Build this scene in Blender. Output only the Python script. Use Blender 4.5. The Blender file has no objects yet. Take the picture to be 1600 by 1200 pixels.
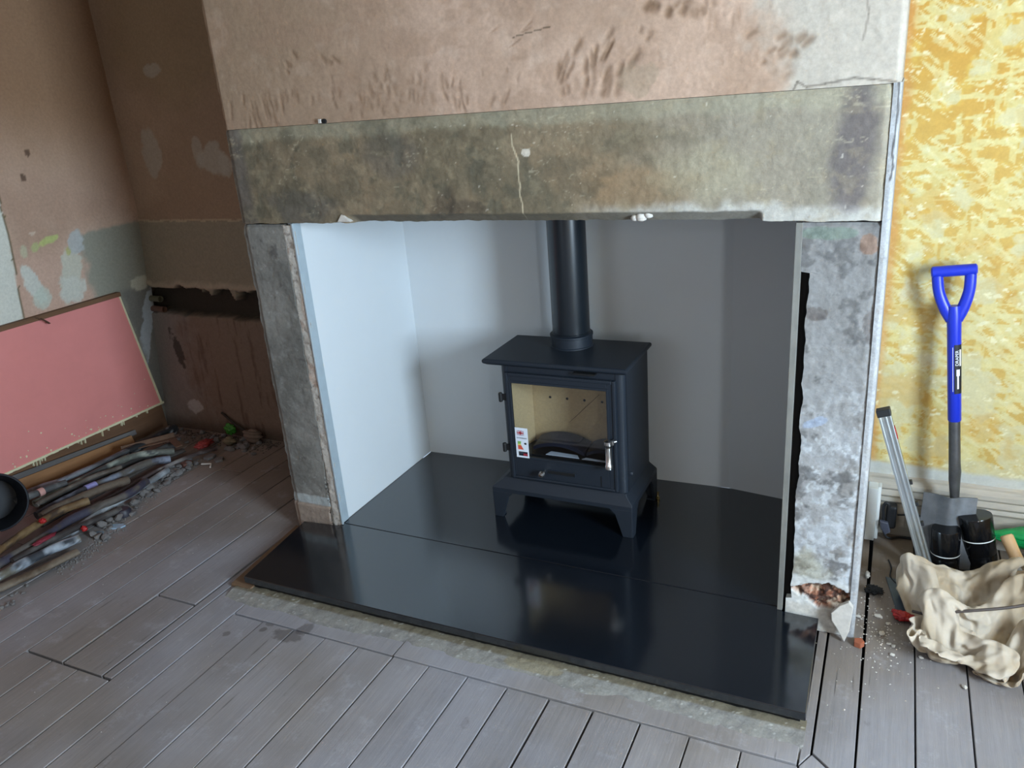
import bpy, math, random
import numpy as np
from mathutils import Vector, Matrix

random.seed(11)
SC = bpy.context.scene
COL = SC.collection

# ------------------------------------------------------------------ camera
CAM = Vector((1.970, -2.0252, 1.498)); YAW, PITCH, ROLL = -0.465, -0.35, -0.08
fw = Vector((math.sin(YAW)*math.cos(PITCH), math.cos(YAW)*math.cos(PITCH), math.sin(PITCH)))
r0 = Vector((math.cos(YAW), -math.sin(YAW), 0)); u0 = r0.cross(fw)
rt = r0*math.cos(ROLL)+u0*math.sin(ROLL); up = -r0*math.sin(ROLL)+u0*math.cos(ROLL)
cd = bpy.data.cameras.new('camera'); cam = bpy.data.objects.new('camera', cd); COL.objects.link(cam)
cd.sensor_width = 36; cd.lens = 1238.95*36/1600; cd.clip_start = .02
m = Matrix((rt, up, -fw)).transposed().to_4x4(); m.translation = CAM; cam.matrix_world = m
SC.camera = cam

# ------------------------------------------------------------------ light
SC.view_settings.view_transform = 'Standard'; SC.view_settings.look = 'None'
SC.view_settings.gamma = 1; SC.view_settings.use_curve_mapping = False
SC.view_settings.exposure = 0.22
w = bpy.data.worlds.new('sky'); SC.world = w; w.use_nodes = True
bg = w.node_tree.nodes['Background']; bg.inputs[0].default_value = (.62, .78, 1, 1); bg.inputs[1].default_value = 1.0
def area(name, loc, rot, sx, sy, power, col):
    l = bpy.data.lights.new(name, 'AREA'); l.shape = 'RECTANGLE'; l.size = sx; l.size_y = sy
    l.energy = power; l.color = col
    o = bpy.data.objects.new(name, l); COL.objects.link(o); o.location = loc; o.rotation_euler = rot
    return o
W1 = dict(y0=-1.80, y1=-.90, z0=.80, z1=1.85)      # window in the right-hand wall
W2 = dict(x0=3.12, x1=3.34, z0=.8, z1=2.1)           # narrow window in the wall behind the camera
W3 = dict(x0=.0, x1=1.1, z0=.85, z1=2.0)            # wider opening added unseen behind the camera for fill light
RX, FY, CZ = 3.5, -3.3, 2.55
area('daylight_right', (RX+.16, -1.35, 1.32), (0, math.radians(90), 0), 1.05, .9, 205, (.66, .83, 1))
area('daylight_narrow', (3.23, FY-.16, 1.45), (math.radians(90), 0, 0),   .20, 1.3, 34, (.90, .95, 1))
area('fill_rear', (.55, FY-.16, 1.42), (math.radians(90), 0, 0), 1.1, 1.15, 9, (.84, .92, 1))  # fill added to light the breast front and floor

# ------------------------------------------------------------------ helpers
def lin(c):
    c = np.asarray(c, float)/255.
    return np.where(c <= .04045, c/12.92, ((c+.055)/1.055)**2.4)
def tag(o, label=None, cat=None, group=None, kind=None):
    if label: o['label'] = label
    if cat: o['category'] = cat
    if group: o['group'] = group
    if kind: o['kind'] = kind
    return o
def worigin(o):
    v = Vector((0, 0, 0))
    while o is not None: v += o.location; o = o.parent
    return v
def empty(name, loc, label=None, cat=None, group=None, kind=None):
    o = bpy.data.objects.new(name, None); o.empty_display_size = .05; COL.objects.link(o); o.location = loc
    return tag(o, label, cat, group, kind)
def link(name, me, mat, parent=None, origin=None):
    """me has world coordinates; shift to the parent's origin or to its own base"""
    o = bpy.data.objects.new(name, me)
    if parent is not None: org = worigin(parent)
    elif origin is not None: org = Vector(origin)
    else:
        n = len(me.vertices); c = np.empty(n*3); me.vertices.foreach_get('co', c); c = c.reshape(-1, 3)
        org = Vector(((c[:, 0].min()+c[:, 0].max())/2, (c[:, 1].min()+c[:, 1].max())/2, c[:, 2].min()))
    me.transform(Matrix.Translation(-org))
    COL.objects.link(o)
    if parent is not None: o.parent = parent
    else: o.location = org
    if mat: me.materials.append(mat)
    return o

# value noise -------------------------------------------------------
_T = np.random.RandomState(5).rand(256, 256)
def vn(x, y):
    xi = np.floor(x).astype(int); yi = np.floor(y).astype(int); fx = x-xi; fy = y-yi
    fx = fx*fx*(3-2*fx); fy = fy*fy*(3-2*fy)
    a = _T[yi % 256, xi % 256]; b = _T[yi % 256, (xi+1) % 256]; c = _T[(yi+1) % 256, xi % 256]; d = _T[(yi+1) % 256, (xi+1) % 256]
    return (a*(1-fx)+b*fx)*(1-fy)+(c*(1-fx)+d*fx)*fy
def fbm(x, y, f=1., o=4, s=0):
    t = 0; a = .5; n = 0
    for k in range(o):
        t = t+a*vn(x*f+s*17.31+k*31.7, y*f+s*7.77+k*11.9); n += a; a *= .55; f *= 2.03
    return t/n
def sm(a, b, x):
    t = np.clip((x-a)/(b-a), 0, 1); return t*t*(3-2*t)
def mix(A, B, m):
    m = np.asarray(m)[..., None]; return A*(1-m)+B*m
def flat(c, like): return np.zeros(like.shape+(3,))+np.asarray(c, float)

# materials ----------------------------------------------------------
def _new(name):
    mt = bpy.data.materials.new(name); mt.use_nodes = True; nt = mt.node_tree
    return mt, nt, nt.nodes['Principled BSDF']
def _noise(nt, scale, detail=4, rough=.6, vec=None, stretch=None, pos=False):
    tc = nt.nodes.new('ShaderNodeNewGeometry' if pos else 'ShaderNodeTexCoord'); src = tc.outputs['Position' if pos else 'Object']
    if stretch:
        mp = nt.nodes.new('ShaderNodeMapping'); mp.inputs['Scale'].default_value = stretch
        nt.links.new(src, mp.inputs[0]); src = mp.outputs[0]
    if vec is not None:
        ad = nt.nodes.new('ShaderNodeVectorMath'); nt.links.new(src, ad.inputs[0]); nt.links.new(vec, ad.inputs[1]); src = ad.outputs[0]
    n = nt.nodes.new('ShaderNodeTexNoise'); n.inputs['Scale'].default_value = scale
    n.inputs['Detail'].default_value = detail; n.inputs['Roughness'].default_value = rough
    nt.links.new(src, n.inputs['Vector']); return n.outputs[0]
def _range(nt, src, a, b, lo, hi):
    r = nt.nodes.new('ShaderNodeMapRange'); r.inputs[1].default_value = a; r.inputs[2].default_value = b
    r.inputs[3].default_value = lo; r.inputs[4].default_value = hi; nt.links.new(src, r.inputs[0]); return r.outputs[0]
def _scale(nt, colsrc, fac):
    v = nt.nodes.new('ShaderNodeVectorMath'); v.operation = 'SCALE'
    if isinstance(colsrc, tuple): v.inputs[0].default_value = colsrc
    else: nt.links.new(colsrc, v.inputs[0])
    nt.links.new(fac, v.inputs['Scale']); return v.outputs[0]
def _bump(nt, bs, src, dist, strength):
    b = nt.nodes.new('ShaderNodeBump'); b.inputs['Distance'].default_value = dist; b.inputs['Strength'].default_value = strength
    nt.links.new(src, b.inputs['Height']); nt.links.new(b.outputs[0], bs.inputs['Normal'])
def mat(name, col=None, rough=.7, metal=0., var=.12, scale=30, bump=.3, bdist=.001, bscale=None, attr=False, stretch=None, spec=None, coat=0, sheen=0):
    mt, nt, bs = _new(name)
    n = _noise(nt, scale, 5, .65, stretch=stretch)
    f = _range(nt, n, .25, .75, 1-var, 1+var)
    if attr:
        a = nt.nodes.new('ShaderNodeVertexColor'); a.layer_name = 'Col'; src = a.outputs[0]
    else: src = tuple(float(t) for t in lin(col))
    nt.links.new(_scale(nt, src, f), bs.inputs['Base Color'])
    bs.inputs['Roughness'].default_value = rough; bs.inputs['Metallic'].default_value = metal
    if spec is not None: bs.inputs['Specular IOR Level'].default_value = spec
    if coat: bs.inputs['Coat Weight'].default_value = coat; bs.inputs['Coat Roughness'].default_value = .12
    if sheen: bs.inputs['Sheen Weight'].default_value = sheen
    if bump:
        n2 = _noise(nt, bscale or scale*2, 6, .7, stretch=stretch); _bump(nt, bs, n2, bdist, bump)
    return mt
M = {}
M['plaster'] = mat('bare_plaster', attr=True, rough=.85, var=.13, scale=90, bump=.45, bdist=.0016, bscale=60, spec=.25)
M['stone'] = mat('weathered_stone', attr=True, rough=.82, var=.13, scale=120, bump=.6, bdist=.002, bscale=110, spec=.3)
M['distemper'] = mat('yellow_distemper', attr=True, rough=.75, var=.06, scale=140, bump=.35, bdist=.001, bscale=90, spec=.3)
M['mortar'] = mat('mortar', attr=True, rough=.95, var=.2, scale=160, bump=.8, bdist=.002, bscale=170, spec=.2)
M['painted'] = mat('smears_on_salvage', attr=True, rough=.7, var=.2, scale=80, bump=.5, bdist=.001, bscale=120)
M['white_board'] = mat('white_painted_board', (205, 210, 213), rough=.62, var=.02, scale=3, bump=.12, bdist=.0006, bscale=40)
M['slate'] = mat('honed_black_slate', (15, 20, 27), rough=.15, var=.12, scale=6, bump=.02, bdist=.0004, bscale=14, spec=1.0, coat=.5)
M['slate_edge'] = mat('slate_edge', (15, 17, 21), rough=.5, var=.15, scale=30, bump=.2)
M['iron'] = mat('matt_black_iron', (28, 35, 44), rough=.5, var=.06, scale=14, bump=.12, bdist=.0005, bscale=240, spec=.45)
M['iron_dark'] = mat('black_iron_inside', (10, 11, 13), rough=.6, var=.1, bump=.1)
M['flue'] = mat('satin_black_flue', (20, 27, 33), rough=.3, var=.04, scale=8, bump=.02, spec=.55)
M['chrome'] = mat('brushed_nickel', (205, 203, 200), rough=.25, metal=1, var=.03, bump=.03)
M['brass'] = mat('dull_brass', (140, 125, 85), rough=.4, metal=1, var=.1, bump=.1)
M['vermiculite'] = mat('vermiculite_board', (205, 176, 128), rough=.9, var=.14, scale=130, bump=.5, bdist=.001, bscale=180)
M['paper'] = mat('white_paper', (215, 222, 232), rough=.6, var=.02, bump=0)
M['booklet'] = mat('dark_booklet', (32, 36, 52), rough=.5, var=.08, bump=.05)
M['galv'] = mat('galvanised_strip', (178, 192, 200), rough=.45, metal=.3, var=.08, scale=20, bump=.1)
M['alu'] = mat('aluminium_bar', (185, 192, 196), rough=.33, metal=.85, var=.07, scale=25, bump=.08)
M['blue'] = mat('blue_plastic', (22, 48, 190), rough=.35, var=.06, scale=30, bump=.05, spec=.5)
M['steel'] = mat('worn_steel', (98, 98, 100), rough=.42, metal=.7, var=.3, scale=22, bump=.15)
M['black'] = mat('black_plastic', (14, 15, 18), rough=.18, var=.05, bump=.02, spec=.6)
M['rubber'] = mat('black_rubber', (26, 27, 30), rough=.5, var=.1, bump=.1)
M['bucket'] = mat('dark_bucket_plastic', (13, 17, 26), rough=.6, var=.1, scale=60, bump=.15)
M['green'] = mat('green_film', (20, 150, 80), rough=.22, var=.12, scale=20, bump=.2, bdist=.002, bscale=60, spec=.6)
M['beech'] = mat('beech_handle', (202, 165, 122), rough=.55, var=.1, scale=18, stretch=(4, 4, 1), bump=.1)
M['red'] = mat('red_plastic', (165, 28, 30), rough=.4, var=.15, bump=.2)
M['leaf'] = mat('green_scrap', (52, 120, 34), rough=.55, var=.2, bump=.2)
M['brick'] = mat('brick_scrap', (150, 84, 58), rough=.9, var=.25, scale=60, bump=.6)
M['whitepaint'] = mat('white_gloss_trim', (222, 224, 222), rough=.45, var=.05, scale=20, bump=.2)
M['pink'] = mat('pink_gloss_paint', (222, 140, 134), rough=.38, var=.05, scale=5, bump=.25, bdist=.001, bscale=18)
M['cream'] = mat('cream_paint_runs', (222, 214, 178), rough=.5, var=.08, bump=.2)
M['timber'] = mat('old_brown_timber', (112, 80, 56), rough=.8, var=.3, scale=14, stretch=(1, .15, 1), bump=.5, bdist=.0015, bscale=60)
M['dark'] = mat('dark_void', (14, 12, 11), rough=1, var=.2, bump=0)
M['batten'] = mat('grey_batten', (118, 116, 110), rough=.8, var=.25, scale=30, stretch=(1, 1, .3), bump=.4)
M['rust'] = mat('rusty_iron', (96, 70, 52), rough=.8, var=.3, scale=50, bump=.5)
M['cloth'] = mat('dust_sheet_cotton', attr=True, rough=.95, var=.07, scale=40, bump=.5, bdist=.0006, bscale=900, spec=.15, sheen=.15)
M['ceil'] = mat('ceiling_paint', (168, 160, 150), rough=.9, var=.04, scale=3, bump=.2)
M['pebble'] = mat('rubble_stone', (112, 108, 106), rough=.9, var=.25, scale=50, bump=.6)
M['pale'] = mat('plaster_flake', (196, 190, 182), rough=.9, var=.15, scale=60, bump=.4)

def board_mat():
    mt, nt, bs = _new('worn_floorboard')
    oi = nt.nodes.new('ShaderNodeObjectInfo')
    sc = nt.nodes.new('ShaderNodeVectorMath'); sc.operation = 'SCALE'; sc.inputs[0].default_value = (37, 91, 13); nt.links.new(oi.outputs['Random'], sc.inputs['Scale'])
    grain = _noise(nt, 26, 8, .7, sc.outputs[0], (3.6, .16, 1))
    fine = _noise(nt, 120, 4, .7, sc.outputs[0], (2.2, .09, 1))
    wear = _noise(nt, 3.2, 5, .62, pos=True)
    dust = _noise(nt, 9, 6, .75, pos=True)
    f = _range(nt, grain, .3, .72, .90, 1.07); f2 = _range(nt, fine, .3, .7, .94, 1.05)
    f3 = _range(nt, oi.outputs['Random'], 0, 1, .90, 1.08); f4 = _range(nt, wear, .3, .7, .86, 1.12)
    def mul(a, b):
        x = nt.nodes.new('ShaderNodeMath'); x.operation = 'MULTIPLY'; nt.links.new(a, x.inputs[0]); nt.links.new(b, x.inputs[1]); return x.outputs[0]
    f = mul(mul(f, f2), mul(f3, f4))
    mx = nt.nodes.new('ShaderNodeMix'); mx.data_type = 'RGBA'
    mx.inputs[6].default_value = (*lin((132, 124, 119)), 1); mx.inputs[7].default_value = (*lin((146, 143, 147)), 1)
    nt.links.new(_range(nt, _noise(nt, 1.3, 3, .5, pos=True), .4, .6, 0, 1), mx.inputs[0])
    sp_ = nt.nodes.new('ShaderNodeSeparateXYZ'); gp = nt.nodes.new('ShaderNodeNewGeometry'); nt.links.new(gp.outputs['Position'], sp_.inputs[0])
    mw = nt.nodes.new('ShaderNodeMix'); mw.data_type = 'RGBA'; nt.links.new(mx.outputs[2], mw.inputs[6]); mw.inputs[7].default_value = (*lin((124, 106, 88)), 1)
    nt.links.new(_range(nt, sp_.outputs[1], -.25, .35, 0, .8), mw.inputs[0])
    c = _scale(nt, mw.outputs[2], f)
    m2 = nt.nodes.new('ShaderNodeMix'); m2.data_type = 'RGBA'; nt.links.new(c, m2.inputs[6]); m2.inputs[7].default_value = (*lin((188, 188, 196)), 1)
    nt.links.new(_range(nt, dust, .56, .78, 0, .45), m2.inputs[0])
    m3 = nt.nodes.new('ShaderNodeMix'); m3.data_type = 'RGBA'; nt.links.new(m2.outputs[2], m3.inputs[6]); m3.inputs[7].default_value = (*lin((96, 88, 86)), 1)
    nt.links.new(_range(nt, _noise(nt, 14, 4, .6, pos=True, stretch=(1.3, .8, 1)), .66, .76, 0, .6), m3.inputs[0])
    nt.links.new(m3.outputs[2], bs.inputs['Base Color'])
    nt.links.new(_range(nt, wear, .3, .7, .52, .72), bs.inputs['Roughness'])
    _bump(nt, bs, grain, .0016, .6)
    crack = _range(nt, _noise(nt, 30, 3, .55, sc.outputs[0], (2.2, .07, 1)), .655, .70, 0, 1)
    m4 = nt.nodes.new('ShaderNodeMix'); m4.data_type = 'RGBA'; nt.links.new(m3.outputs[2], m4.inputs[6]); m4.inputs[7].default_value = (*lin((62, 56, 54)), 1)
    nt.links.new(mul(crack, _range(nt, _noise(nt, 5, 3, .6, sc.outputs[0]), .48, .62, 0, .75)), m4.inputs[0])
    prev = m4.outputs[2]
    for (cx, cy, rx_, ry_, k) in ((.395, -.545, .050, .028, .55), (.425, -.50, .022, .03, .5), (.301, -.549, .011, .012, .6), (.300, -.52, .016, .008, .5), (.20, -.60, .012, .012, .5)):
        g = nt.nodes.new('ShaderNodeNewGeometry'); mp = nt.nodes.new('ShaderNodeMapping'); mp.vector_type = 'TEXTURE'
        mp.inputs['Location'].default_value = (cx, cy, 0); mp.inputs['Scale'].default_value = (rx_, ry_, .05); nt.links.new(g.outputs['Position'], mp.inputs[0])
        ln = nt.nodes.new('ShaderNodeVectorMath'); ln.operation = 'LENGTH'; nt.links.new(mp.outputs[0], ln.inputs[0])
        ad = nt.nodes.new('ShaderNodeMath'); ad.operation = 'ADD'; nt.links.new(ln.outputs['Value'], ad.inputs[0]); nt.links.new(_range(nt, _noise(nt, 40, 3, .6, pos=True), .3, .7, -.3, .3), ad.inputs[1])
        mz = nt.nodes.new('ShaderNodeMix'); mz.data_type = 'RGBA'; nt.links.new(prev, mz.inputs[6]); mz.inputs[7].default_value = (*lin((70, 62, 58)), 1)
        nt.links.new(_range(nt, ad.outputs[0], .85, 1.15, k, 0), mz.inputs[0]); prev = mz.outputs[2]
    nt.links.new(prev, bs.inputs['Base Color'])
    return mt
M['board'] = board_mat()

def cloth_folds():
    mt = M['cloth']; nt = mt.node_tree; bs = nt.nodes['Principled BSDF']; old = bs.inputs['Normal'].links[0].from_socket
    tc = nt.nodes.new('ShaderNodeTexCoord'); wv_ = nt.nodes.new('ShaderNodeTexWave'); wv_.inputs['Scale'].default_value = 7; wv_.inputs['Distortion'].default_value = 9
    wv_.inputs['Detail'].default_value = 2; wv_.inputs['Detail Scale'].default_value = .9; nt.links.new(tc.outputs['Object'], wv_.inputs[0])
    b = nt.nodes.new('ShaderNodeBump'); b.inputs['Distance'].default_value = .012; b.inputs['Strength'].default_value = .55
    nt.links.new(wv_.outputs['Fac'], b.inputs['Height']); nt.links.new(old, b.inputs['Normal']); nt.links.new(b.outputs[0], bs.inputs['Normal'])
cloth_folds()
def glass_mat(name, tint, gl):
    mt, nt, bs = _new(name); nt.nodes.remove(bs); out = nt.nodes['Material Output']
    a = nt.nodes.new('ShaderNodeBsdfTransparent'); a.inputs[0].default_value = (*tint, 1)
    b = nt.nodes.new('ShaderNodeBsdfGlossy'); b.inputs['Roughness'].default_value = .03
    mx = nt.nodes.new('ShaderNodeMixShader'); mx.inputs[0].default_value = gl
    nt.links.new(a.outputs[0], mx.inputs[1]); nt.links.new(b.outputs[0], mx.inputs[2]); nt.links.new(mx.outputs[0], out.inputs[0])
    return mt
M['glass'] = glass_mat('stove_glass', (.86, .88, .9), .07)
M['pane'] = glass_mat('window_glass', (.97, .98, .98), .04)

# mesh building ------------------------------------------------------
class MB:
    def __init__(s): s.v = []; s.f = []
    def add(s, vs, fs):
        o = len(s.v); s.v += [tuple(v) for v in vs]; s.f += [tuple(i+o for i in f) for f in fs]; return s
    def box(s, x0, x1, y0, y1, z0, z1):
        return s.add([(x0, y0, z0), (x1, y0, z0), (x1, y1, z0), (x0, y1, z0), (x0, y0, z1), (x1, y0, z1), (x1, y1, z1), (x0, y1, z1)],
                     [(0, 3, 2, 1), (4, 5, 6, 7), (0, 1, 5, 4), (1, 2, 6, 5), (2, 3, 7, 6), (3, 0, 4, 7)])
    def prism(s, poly, ax, a, b):
        """poly: 2D points in the two other axes (in x,y,z order); extruded along ax from a to b"""
        def P(p, t):
            q = list(p); q.insert(ax, t); return q
        n = len(poly); vs = [P(p, a) for p in poly]+[P(p, b) for p in poly]
        fs = [tuple(range(n)), tuple(range(2*n-1, n-1, -1))]+[(i, i+n, (i+1) % n+n, (i+1) % n) for i in range(n)]
        return s.add(vs, fs)
    def tube(s, pts, r, seg=10, flatn=1., cap=True, upv=(0, 0, 1)):
        pts = [Vector(p) for p in pts]; n = len(pts)
        if not hasattr(r, '__len__'): r = [r]*n
        vs = []; fs = []
        for i, p in enumerate(pts):
            t = (pts[min(i+1, n-1)]-pts[max(i-1, 0)]).normalized(); u = Vector(upv)
            if abs(t.dot(u)) > .95: u = Vector((0, 1, 0))
            a = t.cross(u).normalized(); b = a.cross(t)
            for k in range(seg):
                an = 2*math.pi*k/seg; vs.append(p+a*math.cos(an)*r[i]+b*math.sin(an)*r[i]*flatn)
        for i in range(n-1):
            for k in range(seg):
                fs.append((i*seg+k, i*seg+(k+1) % seg, (i+1)*seg+(k+1) % seg, (i+1)*seg+k))
        if cap: fs += [tuple(range(seg-1, -1, -1)), tuple((n-1)*seg+k for k in range(seg))]
        return s.add(vs, fs)
    def lathe(s, prof, c, ax=(0, 0, 1), seg=32, cap=True):
        """prof: (radius, height) pairs from base c along ax"""
        c = Vector(c); ax = Vector(ax).normalized(); u = Vector((1, 0, 0)) if abs(ax.x) < .9 else Vector((0, 1, 0))
        a = ax.cross(u).normalized(); b = ax.cross(a); vs = []; fs = []
        for (r, h) in prof:
            for k in range(seg):
                t = 2*math.pi*k/seg; vs.append(c+ax*h+a*r*math.cos(t)+b*r*math.sin(t))
        for i in range(len(prof)-1):
            for k in range(seg):
                fs.append((i*seg+k, i*seg+(k+1) % seg, (i+1)*seg+(k+1) % seg, (i+1)*seg+k))
        if cap: fs += [tuple(range(seg-1, -1, -1)), tuple((len(prof)-1)*seg+k for k in range(seg))]
        return s.add(vs, fs)
    def mesh(s, name):
        me = bpy.data.meshes.new(name); me.from_pydata(s.v, [], s.f); me.validate()
        import bmesh
        b = bmesh.new(); b.from_mesh(me); bmesh.ops.recalc_face_normals(b, faces=b.faces); b.to_mesh(me); b.free()
        return me
    def build(s, name, m, parent=None, bevel=0, smooth=False, seg=2, origin=None):
        me = s.mesh(name)
        if smooth: me.shade_smooth() if hasattr(me, 'shade_smooth') else None
        o = link(name, me, m, parent, origin)
        if smooth: 
            try: me.set_sharp_from_angle(angle=math.radians(40))
            except Exception: pass
        if bevel:
            bv = o.modifiers.new('bevel', 'BEVEL'); bv.width = bevel; bv.segments = seg; bv.limit_method = 'ANGLE'; bv.angle_limit = math.radians(35)
        return o
def B(name, m, parent, *box, bevel=0.002, seg=2): return MB().box(*box).build(name, m, parent, bevel, seg=seg)

def set_col(me, cols):
    ca = me.color_attributes.new('Col', 'FLOAT_COLOR', 'POINT')
    a = np.ones((len(me.vertices), 4)); a[:, :3] = cols; ca.data.foreach_set('color', a.ravel())
def relief(name, X, Y, Z, C, back, m, parent=None, face=(0, -1, 0)):
    """a worked surface: grid of points, with its four rims carried back by the vector `back`; C in 0..255"""
    nv, nu = X.shape; P = np.stack([X, Y, Z], -1).reshape(-1, 3)
    i = np.arange(nv*nu).reshape(nv, nu)
    q = np.stack([i[:-1, :-1], i[:-1, 1:], i[1:, 1:], i[1:, :-1]], -1).reshape(-1, 4)
    e1 = P[q[0, 1]]-P[q[0, 0]]; e2 = P[q[0, 3]]-P[q[0, 0]]
    if np.dot(np.cross(e1, e2), face) < 0: q = q[:, ::-1]
    V = [P]; F = [q]; CC = [lin(C).reshape(-1, 3)]; off = len(P); bk = np.asarray(back, float); cen = P.mean(0)
    for rim in (i[0, :], i[-1, :], i[:, 0], i[:, -1]):
        a = P[rim]; b = a+bk; n = len(rim); V += [a, b]; CC += [CC[0][rim], CC[0][rim]]
        k = np.arange(n-1); f = np.stack([off+k, off+k+1, off+n+k+1, off+n+k], -1)
        nn = np.cross(V[-2][1]-V[-2][0], bk); mid = a[n//2]-cen
        if np.dot(nn, mid) < 0: f = f[:, ::-1]
        F.append(f); off += 2*n
    V = np.concatenate(V); F = np.concatenate(F)
    me = bpy.data.meshes.new(name); me.vertices.add(len(V)); me.vertices.foreach_set('co', V.ravel())
    me.loops.add(len(F)*4); me.loops.foreach_set('vertex_index', F.ravel()); me.polygons.add(len(F))
    me.polygons.foreach_set('loop_start', np.arange(len(F))*4); me.update(calc_edges=True)
    me.polygons.foreach_set('use_smooth', np.ones(len(F), bool))
    set_col(me, np.concatenate(CC))
    return link(name, me, m, parent)
def grid(u0, u1, v0, v1, d):
    nu = max(2, int(round((u1-u0)/d))+1); nv = max(2, int(round((v1-v0)/d))+1)
    return np.meshgrid(np.linspace(u0, u1, nu), np.linspace(v0, v1, nv))
def blob(U, V, cu, cv, ru, rv, ang=0, ns=.35, nf=18, seed=0, soft=.08):
    c, s = math.cos(ang), math.sin(ang); a = (U-cu)*c+(V-cv)*s; b = -(U-cu)*s+(V-cv)*c
    d = np.sqrt((a/ru)**2+(b/rv)**2)+(fbm(U, V, nf, 4, seed)-.5)*2*ns
    return 1-sm(1-soft, 1+soft, d)

# ------------------------------------------------------------------ floor
floor = empty('floor', (0, 0, 0), kind='structure')
tag(floor, 'worn grey brown bare floorboards running towards the fireplace wall')
B('subfloor', M['dark'], floor, -1.6, RX+.1, FY-.1, .75, -.06, -.045, bevel=0)
rb = random.Random(3)
def board(poly):
    dz = rb.uniform(-.0015, .0012)
    MB().prism(poly, 2, -.026, dz).build('floorboard', M['board'], floor, bevel=.0012, seg=1)
def bx(x0, x1, y0, y1, g=.0022):
    board([(x0+g, y0+g), (x1-g, y0+g), (x1-g, y1-g), (x0+g, y1-g)])
Y0 = FY; Y1 = .645
lj = [-1.56, -1.445, -1.325, -1.203, -1.08, -.957, -.834, -.711, -.588, -.469, -.346]
cuts = [None, None, None, -1.7, -.45, .12, -1.5, .31, -1.25, -1.9]
for i in range(len(lj)-1):
    c = cuts[i]
    if c is None: bx(lj[i], lj[i+1], Y0, Y1)
    else: bx(lj[i], lj[i+1], Y0, c); bx(lj[i], lj[i+1], c, Y1)
bx(-.346, -.223, Y0, -.886); bx(-.223, -.106, Y0, -.886); bx(-.106, .027, Y0, -.886)
bx(-.346, -.187, -.882, Y1); bx(-.183, -.014, -.882, -.523); bx(-.183, -.014, -.521, Y1)
bx(-.010, .027, -.882, .0, .0028)
bx(.027, .148, Y0, -.392)
fj = [.148, .272, .395, .515, .635, .760, .880, 1.004, 1.125, 1.248, 1.370, 1.495, 1.617, 1.740, 1.868]
for i in range(len(fj)-1):
    bx(fj[i], fj[i+1], Y0, -.514, .0018 if i not in (4, 8, 9, 10) else .0032)
bx(.148, .755, -.511, -.30); bx(.755, 1.866, -.513, -.30)
board([(1.870, FY), (1.984, FY), (1.984, -.548), (1.893, -.470), (1.870, -.514)])
board([(1.868, -.512), (1.889, -.470), (1.888, -.0), (1.866, -.0)])
board([(1.894, -.462), (1.984, -.540), (1.976, .64), (1.894, .64)])
rj = [1.986, 2.110, 2.232, 2.355, 2.478, 2.60, 2.722, 2.845, 2.967, 3.09, 3.212, 3.335, RX]
for i in range(len(rj)-1): bx(rj[i], rj[i+1], Y0, Y1, .002)

# ------------------------------------------------------------------ room shell
Z2 = lambda X: X*0
# chimney breast plaster
def marks(U, V):
    d = np.zeros_like(U); rg = random.Random(21)
    cl = [(.308, 1.63, .035, .03, 5, 2.3, .014, .006, 1), (.445, 1.622, .05, .012, 4, 2.5, .016, .006, .7),
          (.17, 1.515, .07, .04, 16, 1.5, .030, .0065, .6), (.26, 1.52, .05, .04, 8, 1.4, .02, .007, .5), (.45, 1.53, .12, .04, 12, 1.5, .018, .007, .4),
          (.58, 1.525, .1, .04, 14, 1.6, .018, .008, .5), (.72, 1.56, .07, .025, 7, 1.3, .02, .009, .5), (.72, 1.51, .1, .02, 7, 1.6, .015, .008, .55),
          (.86, 1.50, .06, .04, 9, 1.7, .018, .007, .6), (.98, 1.49, .03, .02, 3, 1.2, .024, .006, .6),
          (1.16, 1.54, .05, .03, 6, 1.15, .026, .008, .9), (1.24, 1.565, .035, .035, 7, 1.2, .026, .008, 1), (1.285, 1.59, .02, .02, 4, 1.0, .026, .006, 1.2),
          (1.30, 1.52, .05, .035, 9, 1.15, .024, .009, .9), (1.22, 1.50, .05, .02, 5, 1.4, .018, .01, .6),
          (1.40, 1.665, .02, .012, 4, .5, .014, .009, 1.3), (1.46, 1.66, .03, .015, 4, .8, .016, .010, 1.2), (1.52, 1.65, .05, .02, 5, 1.5, .013, .009, .8),
          (1.58, 1.62, .06, .02, 4, 1.5, .02, .007, .4), (1.73, 1.565, .035, .02, 7, .5, .016, .012, 1.0), (1.675, 1.535, .02, .015, 3, .5, .012, .007, .9),
          (1.64, 1.585, .02, .01, 2, .6, .012, .007, .8), (1.70, 1.50, .03, .015, 3, 1.0, .014, .008, .5), (1.39, 1.61, .02, .02, 3, .8, .012, .006, .6),
          (1.05, 1.64, .06, .03, 5, .5, .02, .002, .7), (1.0, 1.56, .2, .05, 6, 1.3, .012, .003, .4)]
    for (cx, cz, sx, sz, n, an, L, Wd, k) in cl:
        for j in range(n):
            x = cx+rg.gauss(0, sx*.6); z = max(1.475, cz+rg.gauss(0, sz*.6)); a = an+rg.gauss(0, .18); kk = k*rg.uniform(.6, 1.1)
            l = L*rg.uniform(.6, 1.2); wd = Wd*rg.uniform(.7, 1.2)
            sel = (np.abs(U-x) < 3.2*l) & (np.abs(V-z) < 3.2*l); u = U[sel]-x; v = V[sel]-z
            p = u*math.cos(a)+v*math.sin(a); q = -u*math.sin(a)+v*math.cos(a)
            d[sel] = np.maximum(d[sel], kk*np.exp(-((p/l)**4+(q/wd)**2)))
    return d
U, V = grid(.0, 1.955, 1.457, 1.95, .0036)
mk = marks(U, V)
n1 = fbm(U, V, 3, 5, 1); n2 = fbm(U, V, 22, 4, 2); n3 = fbm(U, V, 60, 3, 3)
C = mix(flat((164, 143, 128), U), flat((178, 157, 143), U), sm(.35, .65, n1))
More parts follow.
